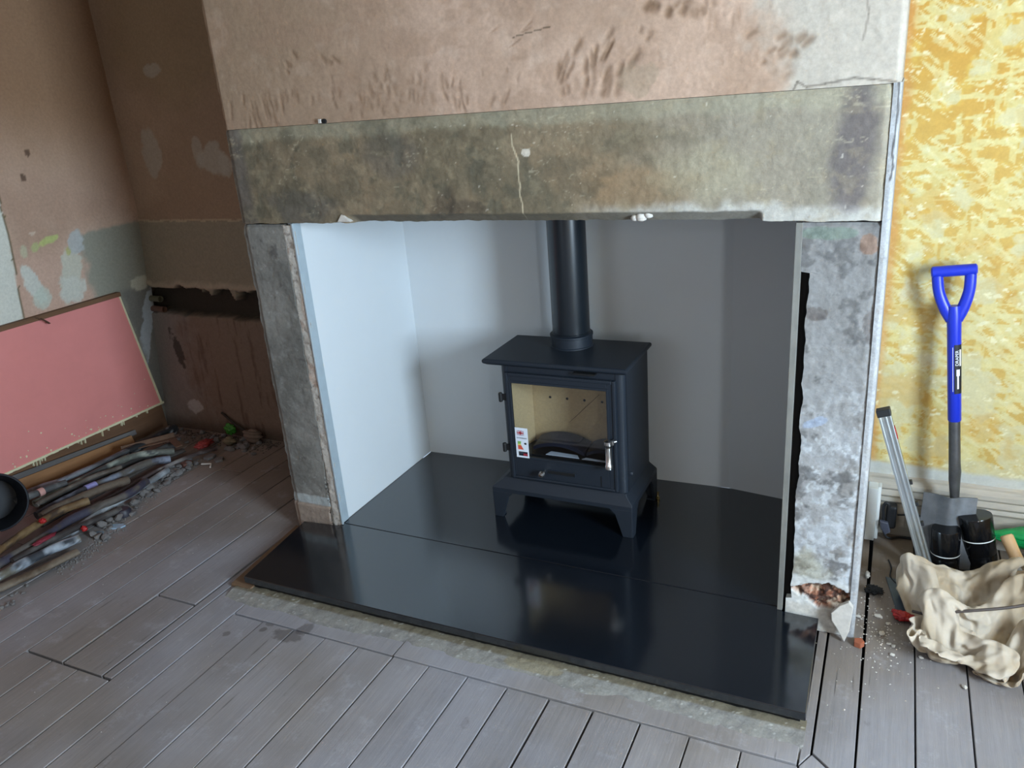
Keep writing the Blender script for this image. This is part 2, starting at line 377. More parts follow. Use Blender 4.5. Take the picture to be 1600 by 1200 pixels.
C = mix(C, flat((142, 125, 107), U), (1-sm(.0, .95, U+(n1-.5)*.6))*.8)
C = mix(C, flat((150, 128, 112), U), sm(.50, .62, fbm(U, V*1.5, 11, 5, 5))*.35)
C = mix(C, flat((168, 168, 163), U), sm(1.60, 1.74, U+(n2-.5)*.13+(n1-.5)*.15+(V-1.6)*.15)*.88)
C = mix(C, flat((204, 196, 188), U), sm(.60, .78, n2)*.14)
C = C*(1+(n3-.5)[..., None]*.08)
C = mix(C, flat((112, 90, 72), U), np.clip(mk*.62, 0, .8))
C = mix(C, flat((150, 138, 122), U), blob(U, V, 1.36, 1.51, .05, .04, 0, .5, 30, 6)*.5)
C = mix(C, flat((90, 80, 68), U), (np.abs(V-1.643-(U-1.1)*.14) < .0015)*(np.abs(U-1.09) < .055)*.7)
for cx, pts in ((1.80, [(1.73, 1.452), (1.74, 1.475), (1.76, 1.462), (1.80, 1.466), (1.86, 1.474), (1.90, 1.468), (1.945, 1.46)]), (1.88, [(1.885, 1.70), (1.873, 1.64), (1.88, 1.60), (1.872, 1.55)])):
    for (a, b), (c, d) in zip(pts[:-1], pts[1:]):
        t = np.clip(((U-a)*(c-a)+(V-b)*(d-b))/((c-a)**2+(d-b)**2), 0, 1); ds = np.hypot(U-a-t*(c-a), V-b-t*(d-b))
        C = mix(C, flat((84, 80, 74), U), (1-sm(.001, .0035, ds))*(.55 if cx < 1.85 else .35))
C = C*np.array([1.035, .995, .955])
Y = (n1-.5)*.006+(n2-.5)*.0022+(n3-.5)*.0008+np.clip(mk, 0, 1.3)*.0032 - .001
Y -= sm(.62, .75, fbm(U, V, 40, 3, 9))*.0009*(sm(1.1, 1.6, U))
edge = sm(.012, .0, U)+sm(1.943, 1.955, U); Y = Y+edge*.006
X = U+np.where(U < .0005, (fbm(V*0, V, 25, 3, 4)-.5)*.012, 0)
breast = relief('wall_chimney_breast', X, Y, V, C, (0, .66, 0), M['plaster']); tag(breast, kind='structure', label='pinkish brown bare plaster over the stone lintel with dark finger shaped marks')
bre_up = MB().box(0, 1.955, .0, .66, 1.952, CZ+.02).build('trim_breast_upper', mat('breast_plaster_upper', (150, 124, 106), var=.1, scale=6), None); tag(bre_up, kind='structure')

# alcove wall left of the breast
U, V = grid(-1.45, .01, -.02, 2.2, .0065)
n1 = fbm(U, V, 2.6, 5, 11); n2 = fbm(U, V, 18, 4, 12); n3 = fbm(U, V, 55, 3, 13)
C = mix(flat((142, 116, 95), U), flat((154, 128, 106), U), sm(.35, .65, n1))
C = mix(C, flat((132, 112, 84), U), blob(U, V, -.85, 1.85, .35, .28, 0, .3, 4, 1, .4)*.5)
C = mix(C, flat((152, 142, 128), U), sm(.06, -.02, np.abs(U+1.03)-.0)*0)
for (cu, cv, ru, rv, k) in ((-.724, 1.325, .085, .07, .85), (-.80, 1.36, .03, .07, .7), (-1.09, 1.36, .055, .10, .75), (-.975, 1.71, .05, .028, .8), (-.66, 1.30, .04, .05, .8)):
    C = mix(C, flat((160, 148, 134), U), blob(U, V, cu, cv, ru, rv, 0, .45, 16, int(cu*-50))*k)
band = sm(1.071, 1.062, V+(n2-.5)*.008); C = mix(C, flat((134, 122, 104), U), band*.95)
C = mix(C, flat((176, 156, 128), U), (np.abs(V-1.068-(n2-.5)*.012) < .004)*.7)
low = sm(.72, .70, V+(n2-.5)*.03); C = mix(C, flat((116, 98, 84), U), low)
stre = fbm(U, V*.12, 45, 4, 14); C = mix(C, flat((84, 66, 54), U), low*sm(.58, .72, stre)*.6)
C = mix(C, flat((128, 120, 114), U), low*sm(-1.02, -1.25, U+(n2-.5)*.25)*.85)
C = mix(C, flat((60, 54, 48), U), low*blob(U, V, -1.2, .42, .025, .10, .2, .8, 30, 5)*.8)
C = mix(C, flat((175, 172, 166), U), blob(U, V, -1.17, .13, .05, .035, 0, .5, 30, 8)*.7)
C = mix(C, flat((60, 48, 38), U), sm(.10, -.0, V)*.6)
ch = sm(.0, .012, V-(.615+(U+1.3)*-.02+(n2-.5)*.03))*sm(.0, .010, (.748-(n2-.5)*.045-sm(.6, .8, fbm(U, V*0, 22, 2, 15))*.045)-V)*sm(-1.385, -1.36, U+(n2-.5)*.03)
C = mix(C, flat((44, 38, 30), U), ch*.93)
lip = sm(.745, .752, V+(n2-.5)*.03)*sm(.79, .765, V+(n2-.5)*.04); C = mix(C, flat((168, 150, 130), U), lip*(1-ch)*.6)
Y = .64+(n1-.5)*.012+(n2-.5)*.004+(n3-.5)*.0015+ch*.055-lip*(1-ch)*.006
wl = relief('wall_alcove_left', U, Y, V, C, (0, .14, 0), M['plaster']); tag(wl, kind='structure', label='dim brown plaster at the back of the left alcove with a dark chase across it')
tag(MB().box(-1.5, .0, .645, .78, 2.2, CZ+.02).build('trim_alcove_left_upper', bpy.data.materials['breast_plaster_upper']), kind='structure')

# left side wall: battered face, wall foot at x -1.41
def LX(z): return np.interp(z, [-.1, .15, .76, 1.12, 3], [-1.423, -1.390, -1.309, -1.262, -1.262])
U, V = grid(-1.7, .66, -.02, 2.15, .0075)        # U = y, V = z
n1 = fbm(U, V, 2.6, 5, 31); n2 = fbm(U, V, 18, 4, 32); n3 = fbm(U, V, 55, 3, 33)
C = mix(flat((170, 140, 120), U), flat((184, 156, 136), U), sm(.35, .65, n1))
C = mix(C, flat((150, 116, 90), U), blob(U, V, .3, 1.9, .45, .35, 0, .3, 5, 3, .4)*.6)  # darker brown blob paints shade into the upper wall near the corner
C = mix(C, flat((136, 104, 78), U), sm(1.15, 1.75, V+(n1-.5)*.4-(.3-U)*.25)*.85)  # browner plaster towards the top, also standing in for shade up there
C = mix(C, flat((196, 160, 142), U), sm(1.1, .95, V+(n2-.5)*.05)*.5)
wp = sm(.012, .004, U+(V-1.15)*-.03+(n3-.5)*.01)*sm(1.30, 1.295, V); C = mix(C, flat((206, 204, 192), U), wp)
C = mix(C, flat((96, 84, 60), U), (np.abs(U-.010-(V-1.15)*.03-(n3-.5)*.01) < .0035)*sm(1.30, 1.29, V)*.8)
gz = sm(1.075, 1.06, V+(n2-.5)*.03)*sm(.30, .36, U+(n2-.5)*.10); C = mix(C, flat((140, 138, 124), U), gz*.95)
for (cu, cv, ru, rv, an, col, k) in ((.255, .90, .05, .14, -.2, (190, 188, 172), .9), (.24, .84, .06, .07, 0, (196, 194, 182), .9), (.295, 1.03, .035, .055, 0, (172, 174, 172), .9), (.07, .90, .03, .09, .35, (196, 198, 188), .9), (.095, .83, .035, .05, 0, (186, 192, 178), .8),
                             (.165, 1.062, .045, .016, .25, (176, 182, 116), .95), (.108, 1.045, .018, .018, 0, (170, 176, 122), .8), (.255, 1.0, .012, .02, 0, (168, 168, 100), .7), (.06, 1.04, .018, .03, 0, (182, 178, 150), .8), (.11, 1.105, .015, .006, 0, (206, 188, 168), .7)):
    C = mix(C, flat(col, U), blob(U, V, cu, cv, ru, rv, an, .5, 24, int(cu*100))*k)
C = mix(C, flat((168, 176, 176), U), sm(.45, .40, V+(U-.6)*1.5)*0)
cr = sm(.47, .50, U-(.76-V)*.22+(n2-.5)*.04)*sm(.78, .74, V); C = mix(C, flat((122, 118, 110), U), cr)
C = mix(C, flat((178, 184, 188), U), cr*blob(U, V, .56, .42, .035, .36, -.28, .55, 20, 4)*.85)
C = mix(C, flat((186, 180, 160), U), blob(U, V, .60, .78, .05, .035, 0, .5, 24, 9)*.9)
C = mix(C, flat((60, 42, 32), U), blob(U, V, .135, 1.33, .012, .02, 0, .4, 40, 2)*.6+blob(U, V, .18, 1.42, .01, .012, 0, .4, 40, 3)*.6)
X = LX(V)+(n1-.5)*.010+(n2-.5)*.003+(n3-.5)*.001
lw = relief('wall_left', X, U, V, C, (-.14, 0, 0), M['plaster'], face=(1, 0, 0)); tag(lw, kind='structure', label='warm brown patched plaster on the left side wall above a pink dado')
tag(MB().box(-1.5, -1.262, FY, .7, 2.15, CZ+.02).box(-1.5, -1.30, FY, -1.7, -.02, 2.15).build('trim_left_wall_rest', bpy.data.materials['breast_plaster_upper']), kind='structure')

def slope_prism(poly, t0, t1):
    """poly in (y, z) laid on the battered left wall, thickness from t0 to t1 proud of it"""
    mb = MB(); n = len(poly); vs = [(float(LX(z))+t0, y, z) for y, z in poly]+[(float(LX(z))+t1, y, z) for y, z in poly]
    mb.add(vs, [tuple(range(n)), tuple(range(2*n-1, n-1, -1))]+[(i, i+n, (i+1) % n+n, (i+1) % n) for i in range(n)]); return mb
dado = empty('pink_dado_panel', (LX(.14)+.0, -.2, .14), 'glossy pink painted dado panel low on the left wall with cream paint runs', 'wall panel')
slope_prism([(-1.68, .141), (.604, .145), (.458, .745), (-1.68, .745)], .004, .018).build('panel', M['pink'], dado, bevel=.002)
slope_prism([(-1.68, .747), (.462, .747), (.458, .768), (-1.68, .766)], .0, .030).build('top_batten', M['timber'], dado, bevel=.002)
slope_prism([(.455, .745), (.462, .745), (.612, .146), (.602, .140)], .006, .022).build('edge_bead', M['cream'], dado, bevel=.001)
mb = MB(); rg = random.Random(4); y = -1.6
while y < .605:
    wd = rg.uniform(.012, .03); h = rg.uniform(.001, .005)
    q = slope_prism([(y, .138-h*.4), (y+wd, .138-h*.5), (y+wd, .148), (y, .147)], .012, .0235); mb.add(q.v, q.f); y += wd*.93
q = None
for y in [-.105, -.09, -.075, -.065, -.05, .065, .12, .135, .155, .25, .285, .36, .372, .45, .515, -.3, -.5]:
    L_ = rg.uniform(.006, .045); wd = rg.uniform(.0018, .0036); z1 = .142
    q = slope_prism([(y-wd, z1), (y-wd*.5, z1-L_), (y+wd*.5, z1-L_), (y+wd, z1)], .010, .0225); mb.add(q.v, q.f)
tag(mb.build('paint_runs', M['cream'], dado, bevel=.0008, seg=1), 'ragged cream paint edge with drips')
mb = MB(); rg = random.Random(8)
for k in range(34):
    y = rg.uniform(-.2, .55); z = .15+abs(rg.gauss(0, .05)); s_ = rg.uniform(.0015, .005)
    if y > .6-(z-.14)*.24: continue
    q = slope_prism([(y-s_, z), (y, z-s_*rg.uniform(1, 2)), (y+s_, z), (y, z+s_)], .016, .0195); mb.add(q.v, q.f)
tag(mb.build('paint_specks', M['cream'], dado), 'cream paint specks', kind='stuff')
MB().tube([(LX(.75)+.03, .03, .765), (LX(.75)+.055, .045, .75), (LX(.75)+.05, .07, .728), (LX(.75)+.03, .075, .735), (LX(.75)+.035, .05, .755)], .006, 8, .35).build('torn_tag', M['rust'], dado, smooth=True)
slope_prism([(-1.68, -.005), (.636, -.005), (.612, .136), (-1.68, .136)], .0, .010).build('ground_board', M['timber'], dado, bevel=.002)

# yellow alcove wall on the right
U, V = grid(1.950, 2.72, -.02, 2.0, .0042)
n1 = fbm(U, V, 3, 4, 41); n2 = fbm(U, V, 14, 4, 42); n3 = fbm(U, V, 60, 3, 43)
c_, s_ = math.cos(.9), math.sin(.9)
st1 = fbm((U*c_+V*s_)*3.4, (-U*s_+V*c_)*.7, 26, 5, 44); st2 = fbm(U*.8, V*2.4, 24, 5, 45); st3 = fbm(U*2.2, V*.7, 20, 5, 46)
C = mix(flat((214, 178, 98), U), flat((208, 162, 76), U), sm(1.0, 1.6, V+(n1-.5)*.5))
C = mix(C, flat((226, 196, 104), U), sm(.5, .62, n2)*.5)
lo = sm(1.35, .55, V)
for stx, a, k, col in ((st2, .575, .8, (226, 216, 158)), (st3, .60, .75, (224, 210, 146)), (st1, .61, .8, (228, 218, 164)), (n2, .62, .7, (216, 208, 168))):
    C = mix(C, flat(col, U), sm(a-.03, a+.02, stx+lo*.085-.012+(n1-.5)*.16)*k)
C = mix(C, flat((222, 216, 192), U), blob(U, V, 2.06, .75, .07, .22, .1, .5, 12, 3)*.6*sm(.5, .3, n2))
C = mix(C, flat((208, 158, 76), U), sm(.58, .68, fbm(U, V, 9, 4, 47))*.35)
C = mix(C, flat((210, 150, 90), U), sm(1.985, 1.955, U+(n2-.5)*.03)*.65)
C = mix(C, flat((240, 234, 196), U), sm(.72, .78, fbm(U*c_*4+V, V*4-U, 16, 3, 48))*.8)
C = mix(C, flat((206, 208, 204), U), sm(.262, .242, V+(n2-.5)*.03)*.95)
C = C*(1+(n3-.5)[..., None]*.08)*.93
Y = .63+(n1-.5)*.008+(n2-.5)*.002+(n3-.5)*.0008
yw = relief('wall_alcove_right', U, Y, V, C, (0, .14, 0), M['distemper']); tag(yw, kind='structure', label='scraped yellow and cream distempered wall right of the fireplace')
ym = mat('yellow_distemper_plain', (224, 182, 92), var=.12, scale=12)
tag(MB().box(2.72, RX, .63, .78, -.02, CZ).box(1.95, 2.72, .63, .78, 2.0, CZ).build('trim_alcove_right_rest', ym), kind='structure')

# skirting on the yellow wall
prof = [(.632, 0), (.606, 0), (.606, .118), (.600, .128), (.606, .140), (.598, .150), (.604, .168), (.598, .176), (.600, .190), (.612, .203), (.622, .206), (.632, .214)]
sk = MB().prism(prof, 0, 1.957, RX).build('baseboard_right', mat('scuffed_white_skirting', (176, 168, 156), rough=.6, var=.2, scale=16, stretch=(.4, 2, 3), bump=.5, bdist=.0015, bscale=50)); tag(sk, 'scuffed off white moulded skirting below the yellow wall', kind='structure')

# right wall, rear wall, ceiling with windows
pm = bpy.data.materials['breast_plaster_upper']
a = W1
tag(MB().box(RX, RX+.2, FY, .75, -.02, a['z0']).box(RX, RX+.2, FY, .75, a['z1'], CZ).box(RX, RX+.2, FY, a['y0'], a['z0'], a['z1']).box(RX, RX+.2, a['y1'], .75, a['z0'], a['z1']).build('wall_right', ym), kind='structure')
b_, c_ = W3, W2
mb = MB().box(-1.5, RX, FY-.2, FY, -.02, b_['z0']-.1).box(-1.5, RX, FY-.2, FY, 2.1, CZ)
for x0, x1 in ((-1.5, b_['x0']), (b_['x1'], c_['x0']), (c_['x1'], RX)): mb.box(x0, x1, FY-.2, FY, b_['z0']-.1, 2.1)
mb.box(b_['x0'], b_['x1'], FY-.2, FY, b_['z0']-.1, b_['z0']).box(b_['x0'], b_['x1'], FY-.2, FY, b_['z1'], 2.1).box(c_['x0'], c_['x1'], FY-.2, FY, b_['z0']-.1, c_['z0'])
tag(mb.build('wall_rear', pm), kind='structure')
tag(MB().box(-1.5, RX+.2, FY-.2, .78, CZ, CZ+.1).build('ceiling', M['ceil']), kind='structure')
def window(name, ax, pos, a0, a1, z0, z1):
    t = empty(name, (pos, (a0+a1)/2, z0) if ax == 0 else ((a0+a1)/2, pos, z0), kind='structure')
    mb = MB(); g = MB(); s = .035
    def bb(m_, p0, p1, q0, q1, r0_, r1_): m_.box(p0, p1, q0, q1, r0_, r1_) if ax == 0 else m_.box(q0, q1, p0, p1, r0_, r1_)
    d = (pos+.03, pos+.07) if ax == 0 else (pos-.07, pos-.03)
    bb(mb, *d, a0, a0+s, z0, z1); bb(mb, *d, a1-s, a1, z0, z1); bb(mb, *d, a0+s, a1-s, z0, z0+s); bb(mb, *d, a0+s, a1-s, z1-s, z1)
    zm = (z0+z1)/2; bb(mb, *d, a0+s, a1-s, zm-.015, zm+.015)
    mb.build('window_frame', M['whitepaint'], t)
    e = (d[0]+.018, d[0]+.022); bb(g, *e, a0+s, a1-s, z0+s, zm-.015); bb(g, *e, a0+s, a1-s, zm+.015, z1-s); g.build('pane', M['pane'], t)
window('window_1', 0, RX, a['y0'], a['y1'], a['z0'], a['z1'])
window('window_2', 1, FY, c_['x0'], c_['x1'], c_['z0'], c_['z1'])
window('window_added_fill', 1, FY, b_['x0'], b_['x1'], b_['z0'], b_['z1'])  # frame and panes for the added fill opening

# ------------------------------------------------------------------ fireplace recess panels
wb = M['white_board']
tag(B('wall_recess_left', wb, None, .172, .198, .022, .70, .048, 1.32, bevel=0), 'white boarded left cheek of the fire opening, brightly lit', kind='structure')
o = MB().prism([(.198, .655), (1.482, .690), (1.482, .72), (.198, .72)], 2, .048, 1.32).build('wall_recess_back', wb); tag(o, 'white boarded back wall behind the stove', kind='structure')
o = MB().prism([(1.482, .690), (1.785, .645), (1.785, .72), (1.482, .72)], 2, .048, 1.32).build('wall_recess_corner', wb); tag(o, 'white splayed board at the right end of the recess back wall, angled into shade', kind='structure')  # same white board as the back, angled so this end shades darker
tag(B('wall_recess_right', wb, None, 1.768, 1.783, .03, .66, .048, 1.32, bevel=0), kind='structure')
tag(B('trim_light_stop', M['iron_dark'], None, .172, 1.785, .20, .72, 1.32, 1.34, bevel=0), kind='structure')  # unseen plate added over the recess to shut light out from above

# ------------------------------------------------------------------ stone surround
sur = empty('fireplace_surround', (.97, .1, 0), 'large grey stone fireplace surround with a long stained lintel on two upright jambs', 'fireplace')
# lintel
U, V = grid(0, 1.942, 1.160, 1.456, .0033)
n0 = fbm(U, V, 1.6, 4, 50); n1 = fbm(U, V, 5, 5, 51); n2 = fbm(U, V, 20, 5, 52); n3 = fbm(U, V, 70, 3, 53)
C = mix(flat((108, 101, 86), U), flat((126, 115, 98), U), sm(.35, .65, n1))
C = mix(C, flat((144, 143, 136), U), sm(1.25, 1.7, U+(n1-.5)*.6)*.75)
C = mix(C, flat((84, 84, 74), U), sm(.55, .68, n2)*.5*sm(1.5, .9, U))
C = mix(C, flat((84, 84, 84), U), blob(U, V, .28, 1.21, .14, .05, 0, .5, 12, 5, .3)*.6+blob(U, V, .62, 1.36, .10, .06, 0, .5, 12, 6, .4)*.4)
C = mix(C, flat((72, 66, 58), U), blob(U, V, .78, 1.21, .06, .04, 1, .6, 16, 7, .3)*.55+blob(U, V, .86, 1.20, .07, .025, 0, .6, 20, 8, .3)*.6)
C = mix(C, flat((138, 118, 94), U), blob(U, V, 1.37, 1.25, .14, .05, 0, .5, 9, 9, .4)*.55+blob(U, V, 1.20, 1.3, .12, .06, 0, .5, 9, 2, .4)*.35)
C = mix(C, flat((154, 152, 134), U), blob(U, V, 1.55, 1.27, .12, .07, 0, .5, 9, 4, .4)*.5)
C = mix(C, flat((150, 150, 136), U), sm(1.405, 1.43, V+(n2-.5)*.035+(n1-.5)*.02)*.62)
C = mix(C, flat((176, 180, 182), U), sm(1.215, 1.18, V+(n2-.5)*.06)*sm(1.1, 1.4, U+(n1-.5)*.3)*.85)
C = mix(C, flat((92, 88, 92), U), blob(U, V, 1.868, 1.33, .042, .14, -.05, .5, 22, 3, .45)*.8*sm(1.14, 1.2, V))
C = mix(C, flat((92, 88, 90), U), sm(.085, .05, U+(n2-.5)*.04)*.6)
C = mix(C, flat((82, 80, 70), U), sm(.50, .72, fbm(U*.7, V*1.3, 13, 5, 57))*sm(1.75, 1.2, U)*.42)
C = mix(C, flat((148, 140, 120), U), sm(.56, .74, fbm(U*.8, V*1.2, 30, 5, 59))*.35)
C = mix(C, flat((168, 166, 150), U), (sm(.012, .004, np.abs(fbm(U*.35, V*1.6, 26, 3, 61)-.5))*sm(.52, .64, fbm(U, V, 8, 3, 62)))*.5)
C = mix(C, flat((196, 196, 190), U), sm(.88, .92, fbm(U, V, 90, 2, 54))*.6*sm(.6, 1.4, U+.4))
C = mix(C, flat((200, 200, 196), U), blob(U, V, 1.053, 1.347, .014, .011, 0, .4, 60, 3)*.9)
def poly_dist(U, V, pts):
    D = np.full(U.shape, 9.)
    for (a, b), (c, d) in zip(pts[:-1], pts[1:]):
        t = np.clip(((U-a)*(c-a)+(V-b)*(d-b))/((c-a)**2+(d-b)**2), 0, 1); D = np.minimum(D, np.hypot(U-a-t*(c-a), V-b-t*(d-b)))
    return D
cd_ = poly_dist(U, V, [(1.014, 1.395), (1.013, 1.37), (1.022, 1.345), (1.029, 1.325), (1.026, 1.29), (1.030, 1.26), (1.027, 1.235), (1.034, 1.21), (1.034, 1.165)])
C = mix(C, flat((196, 190, 170), U), (1-sm(.0008, .003, cd_))*.85)
C = C*(1+(n3-.5)[..., None]*.10)*np.array([1.025, .985, .935])
chm = sm(1.186, 1.182, V+(n2-.5)*.012)*sm(.42, .46, U)*sm(1.675, 1.66, U)
C = mix(C, flat((96, 92, 82), U), chm*.6)
Y = -.004+(n1-.5)*.008+(n2-.5)*.004+(n3-.5)*.0016+chm*(1.186-V)*1.3
ed = sm(.02, 0, U)+sm(1.926, 1.942, U)+sm(1.446, 1.456, V)*.5; Y = Y+ed*.006
Zl = V+np.where(V < 1.1605, (fbm(U, V*0, 30, 3, 58)-.5)*.008, 0)
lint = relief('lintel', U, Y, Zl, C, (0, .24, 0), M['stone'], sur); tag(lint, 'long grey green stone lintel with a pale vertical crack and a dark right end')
MB().prism([(.395, 1.164), (.445, 1.164), (.423, 1.183), (.412, 1.186)], 1, -.007, .01).build('mortar_blob', M['pale'], sur, bevel=.001)
mb = MB()
for k, (x, z, s_) in enumerate([(1.365, 1.170, .016), (1.385, 1.176, .013), (1.348, 1.168, .012), (1.375, 1.185, .010)]): mb.lathe([(.1*s_, -s_*.8), (s_*.8, -s_*.5), (s_, 0), (s_*.75, s_*.55), (.1*s_, s_*.8)], (x, .012, z), seg=9)
tag(mb.build('mortar_lump', M['pale'], sur, smooth=True), 'crumbly pale mortar lump under the lintel')
MB().box(.383, .392, -.012, .01, 1.458, 1.470).build('wall_plug', M['pale'], sur, bevel=.001)
MB().lathe([(.007, 0), (.007, .012)], (.401, .003, 1.463), (0, -1, 0), 10).build('nail_hole', M['dark'], sur)

def jamb_colors(U, V, s, dark):
    n1 = fbm(U, V, 7, 5, s); n2 = fbm(U, V, 26, 5, s+1); n3 = fbm(U, V, 80, 3, s+2)
    C = mix(flat((104, 102, 97), U), flat((124, 121, 115), U), sm(.35, .65, n1)) if dark else mix(flat((132, 129, 126), U), flat((154, 153, 152), U), sm(.35, .65, n1))
    return C, n1, n2, n3
U, V = grid(0, .168, .0, 1.155, .0033)
C, n1, n2, n3 = jamb_colors(U, V, 60, True)
C = mix(C, flat((134, 134, 130), U), sm(.60, .78, n2)*.5)
C = mix(C, flat((160, 162, 160), U), sm(.84, .90, fbm(U, V, 85, 2, 63))*.5)
C = mix(C, flat((70, 66, 64), U), sm(.30, .22, n2)*.5)
C = mix(C, flat((168, 174, 174), U), sm(.112, .118, V)*sm(.155, .148, V+(n2-.5)*.01)*.85)
C = mix(C, flat((146, 128, 114), U), sm(.118, .11, V+(n2-.5)*.01)*.8)
C = mix(C, flat((110, 108, 104), U), sm(1.135, 1.15, V)*.4)
C = C*(1+(n3-.5)[..., None]*.14)
Y = (n1-.5)*.006+(n2-.5)*.004+(n3-.5)*.0015+sm(.014, 0, U)*.006+sm(1.145, 1.155, V)*.006 - sm(.112, .108, V)*.006
X = U-np.where(U < .0005, .006+(fbm(U*0, V, 30, 3, 64)-.5)*.012, 0)
X = X+np.where(U > .1675, (fbm(U*0, V, 22, 3, 65)-.5)*.018-sm(.5, .05, V)*.015, 0)
jl = relief('jamb', X, Y, V, C, (0, .66, 0), M['stone'], sur); tag(jl, 'dark grey left stone jamb with a pale band near its foot')
U, V = grid(.158, .205, .0, 1.152, .0033)
n2 = fbm(U, V, 26, 5, 67); n3 = fbm(U, V, 70, 3, 68)
C = mix(flat((172, 164, 154), U), flat((188, 182, 174), U), n2); C = mix(C, flat((110, 98, 90), U), sm(.66, .72, n3)*.5)
C = mix(C, flat((172, 146, 130), U), sm(.64, .72, fbm(U, V, 12, 3, 69))*.5)
X = U+np.where(U > .2045, (fbm(U*0, V, 14, 3, 66)-.5)*.010-.003, 0)
tag(relief('mortar_fillet', X, .002-U*0+(n2-.5)*.008+(n3-.5)*.004+sm(.17, .16, U)*.004, V, C, (0, .012, 0), M['mortar'], sur), 'rough pale mortar fillet along the left jamb')
mb = MB().box(.2045, .2105, -.002, .004, .05, 1.158).box(.198, .2035, .002, .045, .05, 1.158)
bead = mb.build('edge_bead', M['galv'], sur, bevel=.0008); tag(bead, 'pale galvanised bead at the left edge of the opening')
# right jamb
U, V = grid(0, 1, .0, 1.155, .0033)
U, V = grid(1.770, 1.942, .0, 1.155, .0033)
x0 = np.where(V > 1.035, 1.768, 1.787+(fbm(U*0, V, 26, 3, 71)-.5)*.012); x0 = np.where(V < .09, 1.772, x0)
T_ = (U-1.770)/.172; X = x0+T_*(1.942-x0)
C, n1, n2, n3 = jamb_colors(X, V, 72, False)
C = mix(C, flat((112, 110, 108), U), sm(.4, 1.12, V+(n1-.5)*.3)*.6)
C = mix(C, flat((184, 189, 196), U), sm(.50, .60, n2+(1-V)*.06-.03)*sm(1.0, .3, V+(n1-.5)*.3)*.42)
C = mix(C, flat((196, 200, 204), U), sm(.54, .64, fbm(U, V, 48, 4, 77)+(.6-V)*.07)*sm(.9, .5, V+(n1-.5)*.3)*.6)
C = mix(C, flat((92, 90, 89), U), sm(.42, .30, n2)*.7)
C = mix(C, flat((168, 160, 128), U), blob(X, V, 1.83, .20, .05, .05, 0, .6, 24, 11, .4)*.4)
C = mix(C, flat((92, 84, 80), U), blob(X, V, 1.805, .93, .025, .02, 0, .6, 30, 3)*.6+blob(X, V, 1.935, .90, .02, .045, 0, .6, 30, 3)*.5)
C = mix(C, flat((104, 124, 108), U), blob(X, V, 1.83, 1.13, .08, .014, 0, .5, 20, 3)*.5); C = mix(C, flat((140, 98, 74), U), blob(X, V, 1.915, 1.10, .02, .025, 0, .6, 30, 5)*.5)
C = mix(C, flat((150, 168, 200), U), blob(X, V, 1.82, .64, .03, .012, .4, .5, 30, 6)*.5)
C = mix(C, flat((208, 206, 200), U), blob(X, V, 1.812, .10, .045, .055, 0, .4, 30, 8)*.85)
C = mix(C, flat((205, 206, 204), U), sm(.175, .165, V+(n2-.5)*.03)*sm(.145, .155, V+(n2-.5)*.02)*.8)
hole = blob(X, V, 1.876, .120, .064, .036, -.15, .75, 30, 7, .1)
n4 = fbm(U, V, 38, 5, 78); C = mix(C, flat((136, 84, 62), U), hole); C = mix(C, flat((188, 168, 146), U), hole*sm(.52, .58, n4)); C = mix(C, flat((44, 32, 28), U), hole*sm(.46, .38, n4)*.9); C = mix(C, flat((60, 40, 34), U), hole*sm(.5, .6, n3)*.8); C = mix(C, flat((196, 150, 126), U), hole*sm(.42, .36, n3)*.7)  # brick red and pale mortar, with shadow in the hole painted as dark spots
C = mix(C, flat((196, 190, 180), U), sm(.085, .075, V+(n2-.5)*.02)*.7)
C = C*(1+(n3-.5)[..., None]*.12)
Y = (n1-.5)*.008+(n2-.5)*.005+(n3-.5)*.002+sm(1.955-.03, 1.942, X)*.004+sm(1.145, 1.155, V)*.006+hole*(.016+(n4-.5)*.05)
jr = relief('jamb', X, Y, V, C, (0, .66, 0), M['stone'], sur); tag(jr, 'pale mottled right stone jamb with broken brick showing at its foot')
U, V = grid(1.940, 1.957, .0, 1.458, .003)
n2 = fbm(U, V, 26, 4, 81); n3 = fbm(U, V, 70, 3, 82); C = mix(flat((150, 150, 150), U), flat((182, 183, 186), U), n2)
crk = poly_dist(U, V, [(1.950, 1.458), (1.953, 1.40), (1.951, 1.35), (1.949, 1.31), (1.953, 1.28), (1.949, 1.25)]); C = mix(C, flat((70, 66, 64), U), (1-sm(.0008, .0028, crk))*.9)
C = mix(C, flat((150, 146, 142), U), sm(.6, .7, n2)*.6)
mar = relief('plaster_margin', U, -.002+(n2-.5)*.004+(n3-.5)*.002+sm(1.95, 1.957, U)*.005, V, C, (0, .64, 0), M['mortar'], sur); tag(mar, 'cracked white plaster margin right of the lintel and jamb')
mb = MB().prism([(1.750, .048), (1.764, .048), (1.768, 1.156), (1.752, 1.156)], 1, -.004, .014)
tag(mb.build('edge_batten', M['batten'], sur, bevel=.001), 'thin grey batten at the right edge of the opening')
MB().box(1.760, 1.792, .022, .03, .05, 1.06).build('open_joint', M['dark'], sur)
fl = MB().prism([(1.895, .090), (1.915, .118), (1.938, .135), (1.950, .120), (1.944, .040), (1.934, .004), (1.912, .045), (1.898, .066)], 1, -.034, -.020).build('plaster_flake', M['pale'], None, bevel=.002)
tag(fl, 'pale flake of plaster leaning against the foot of the right jamb', 'plaster')

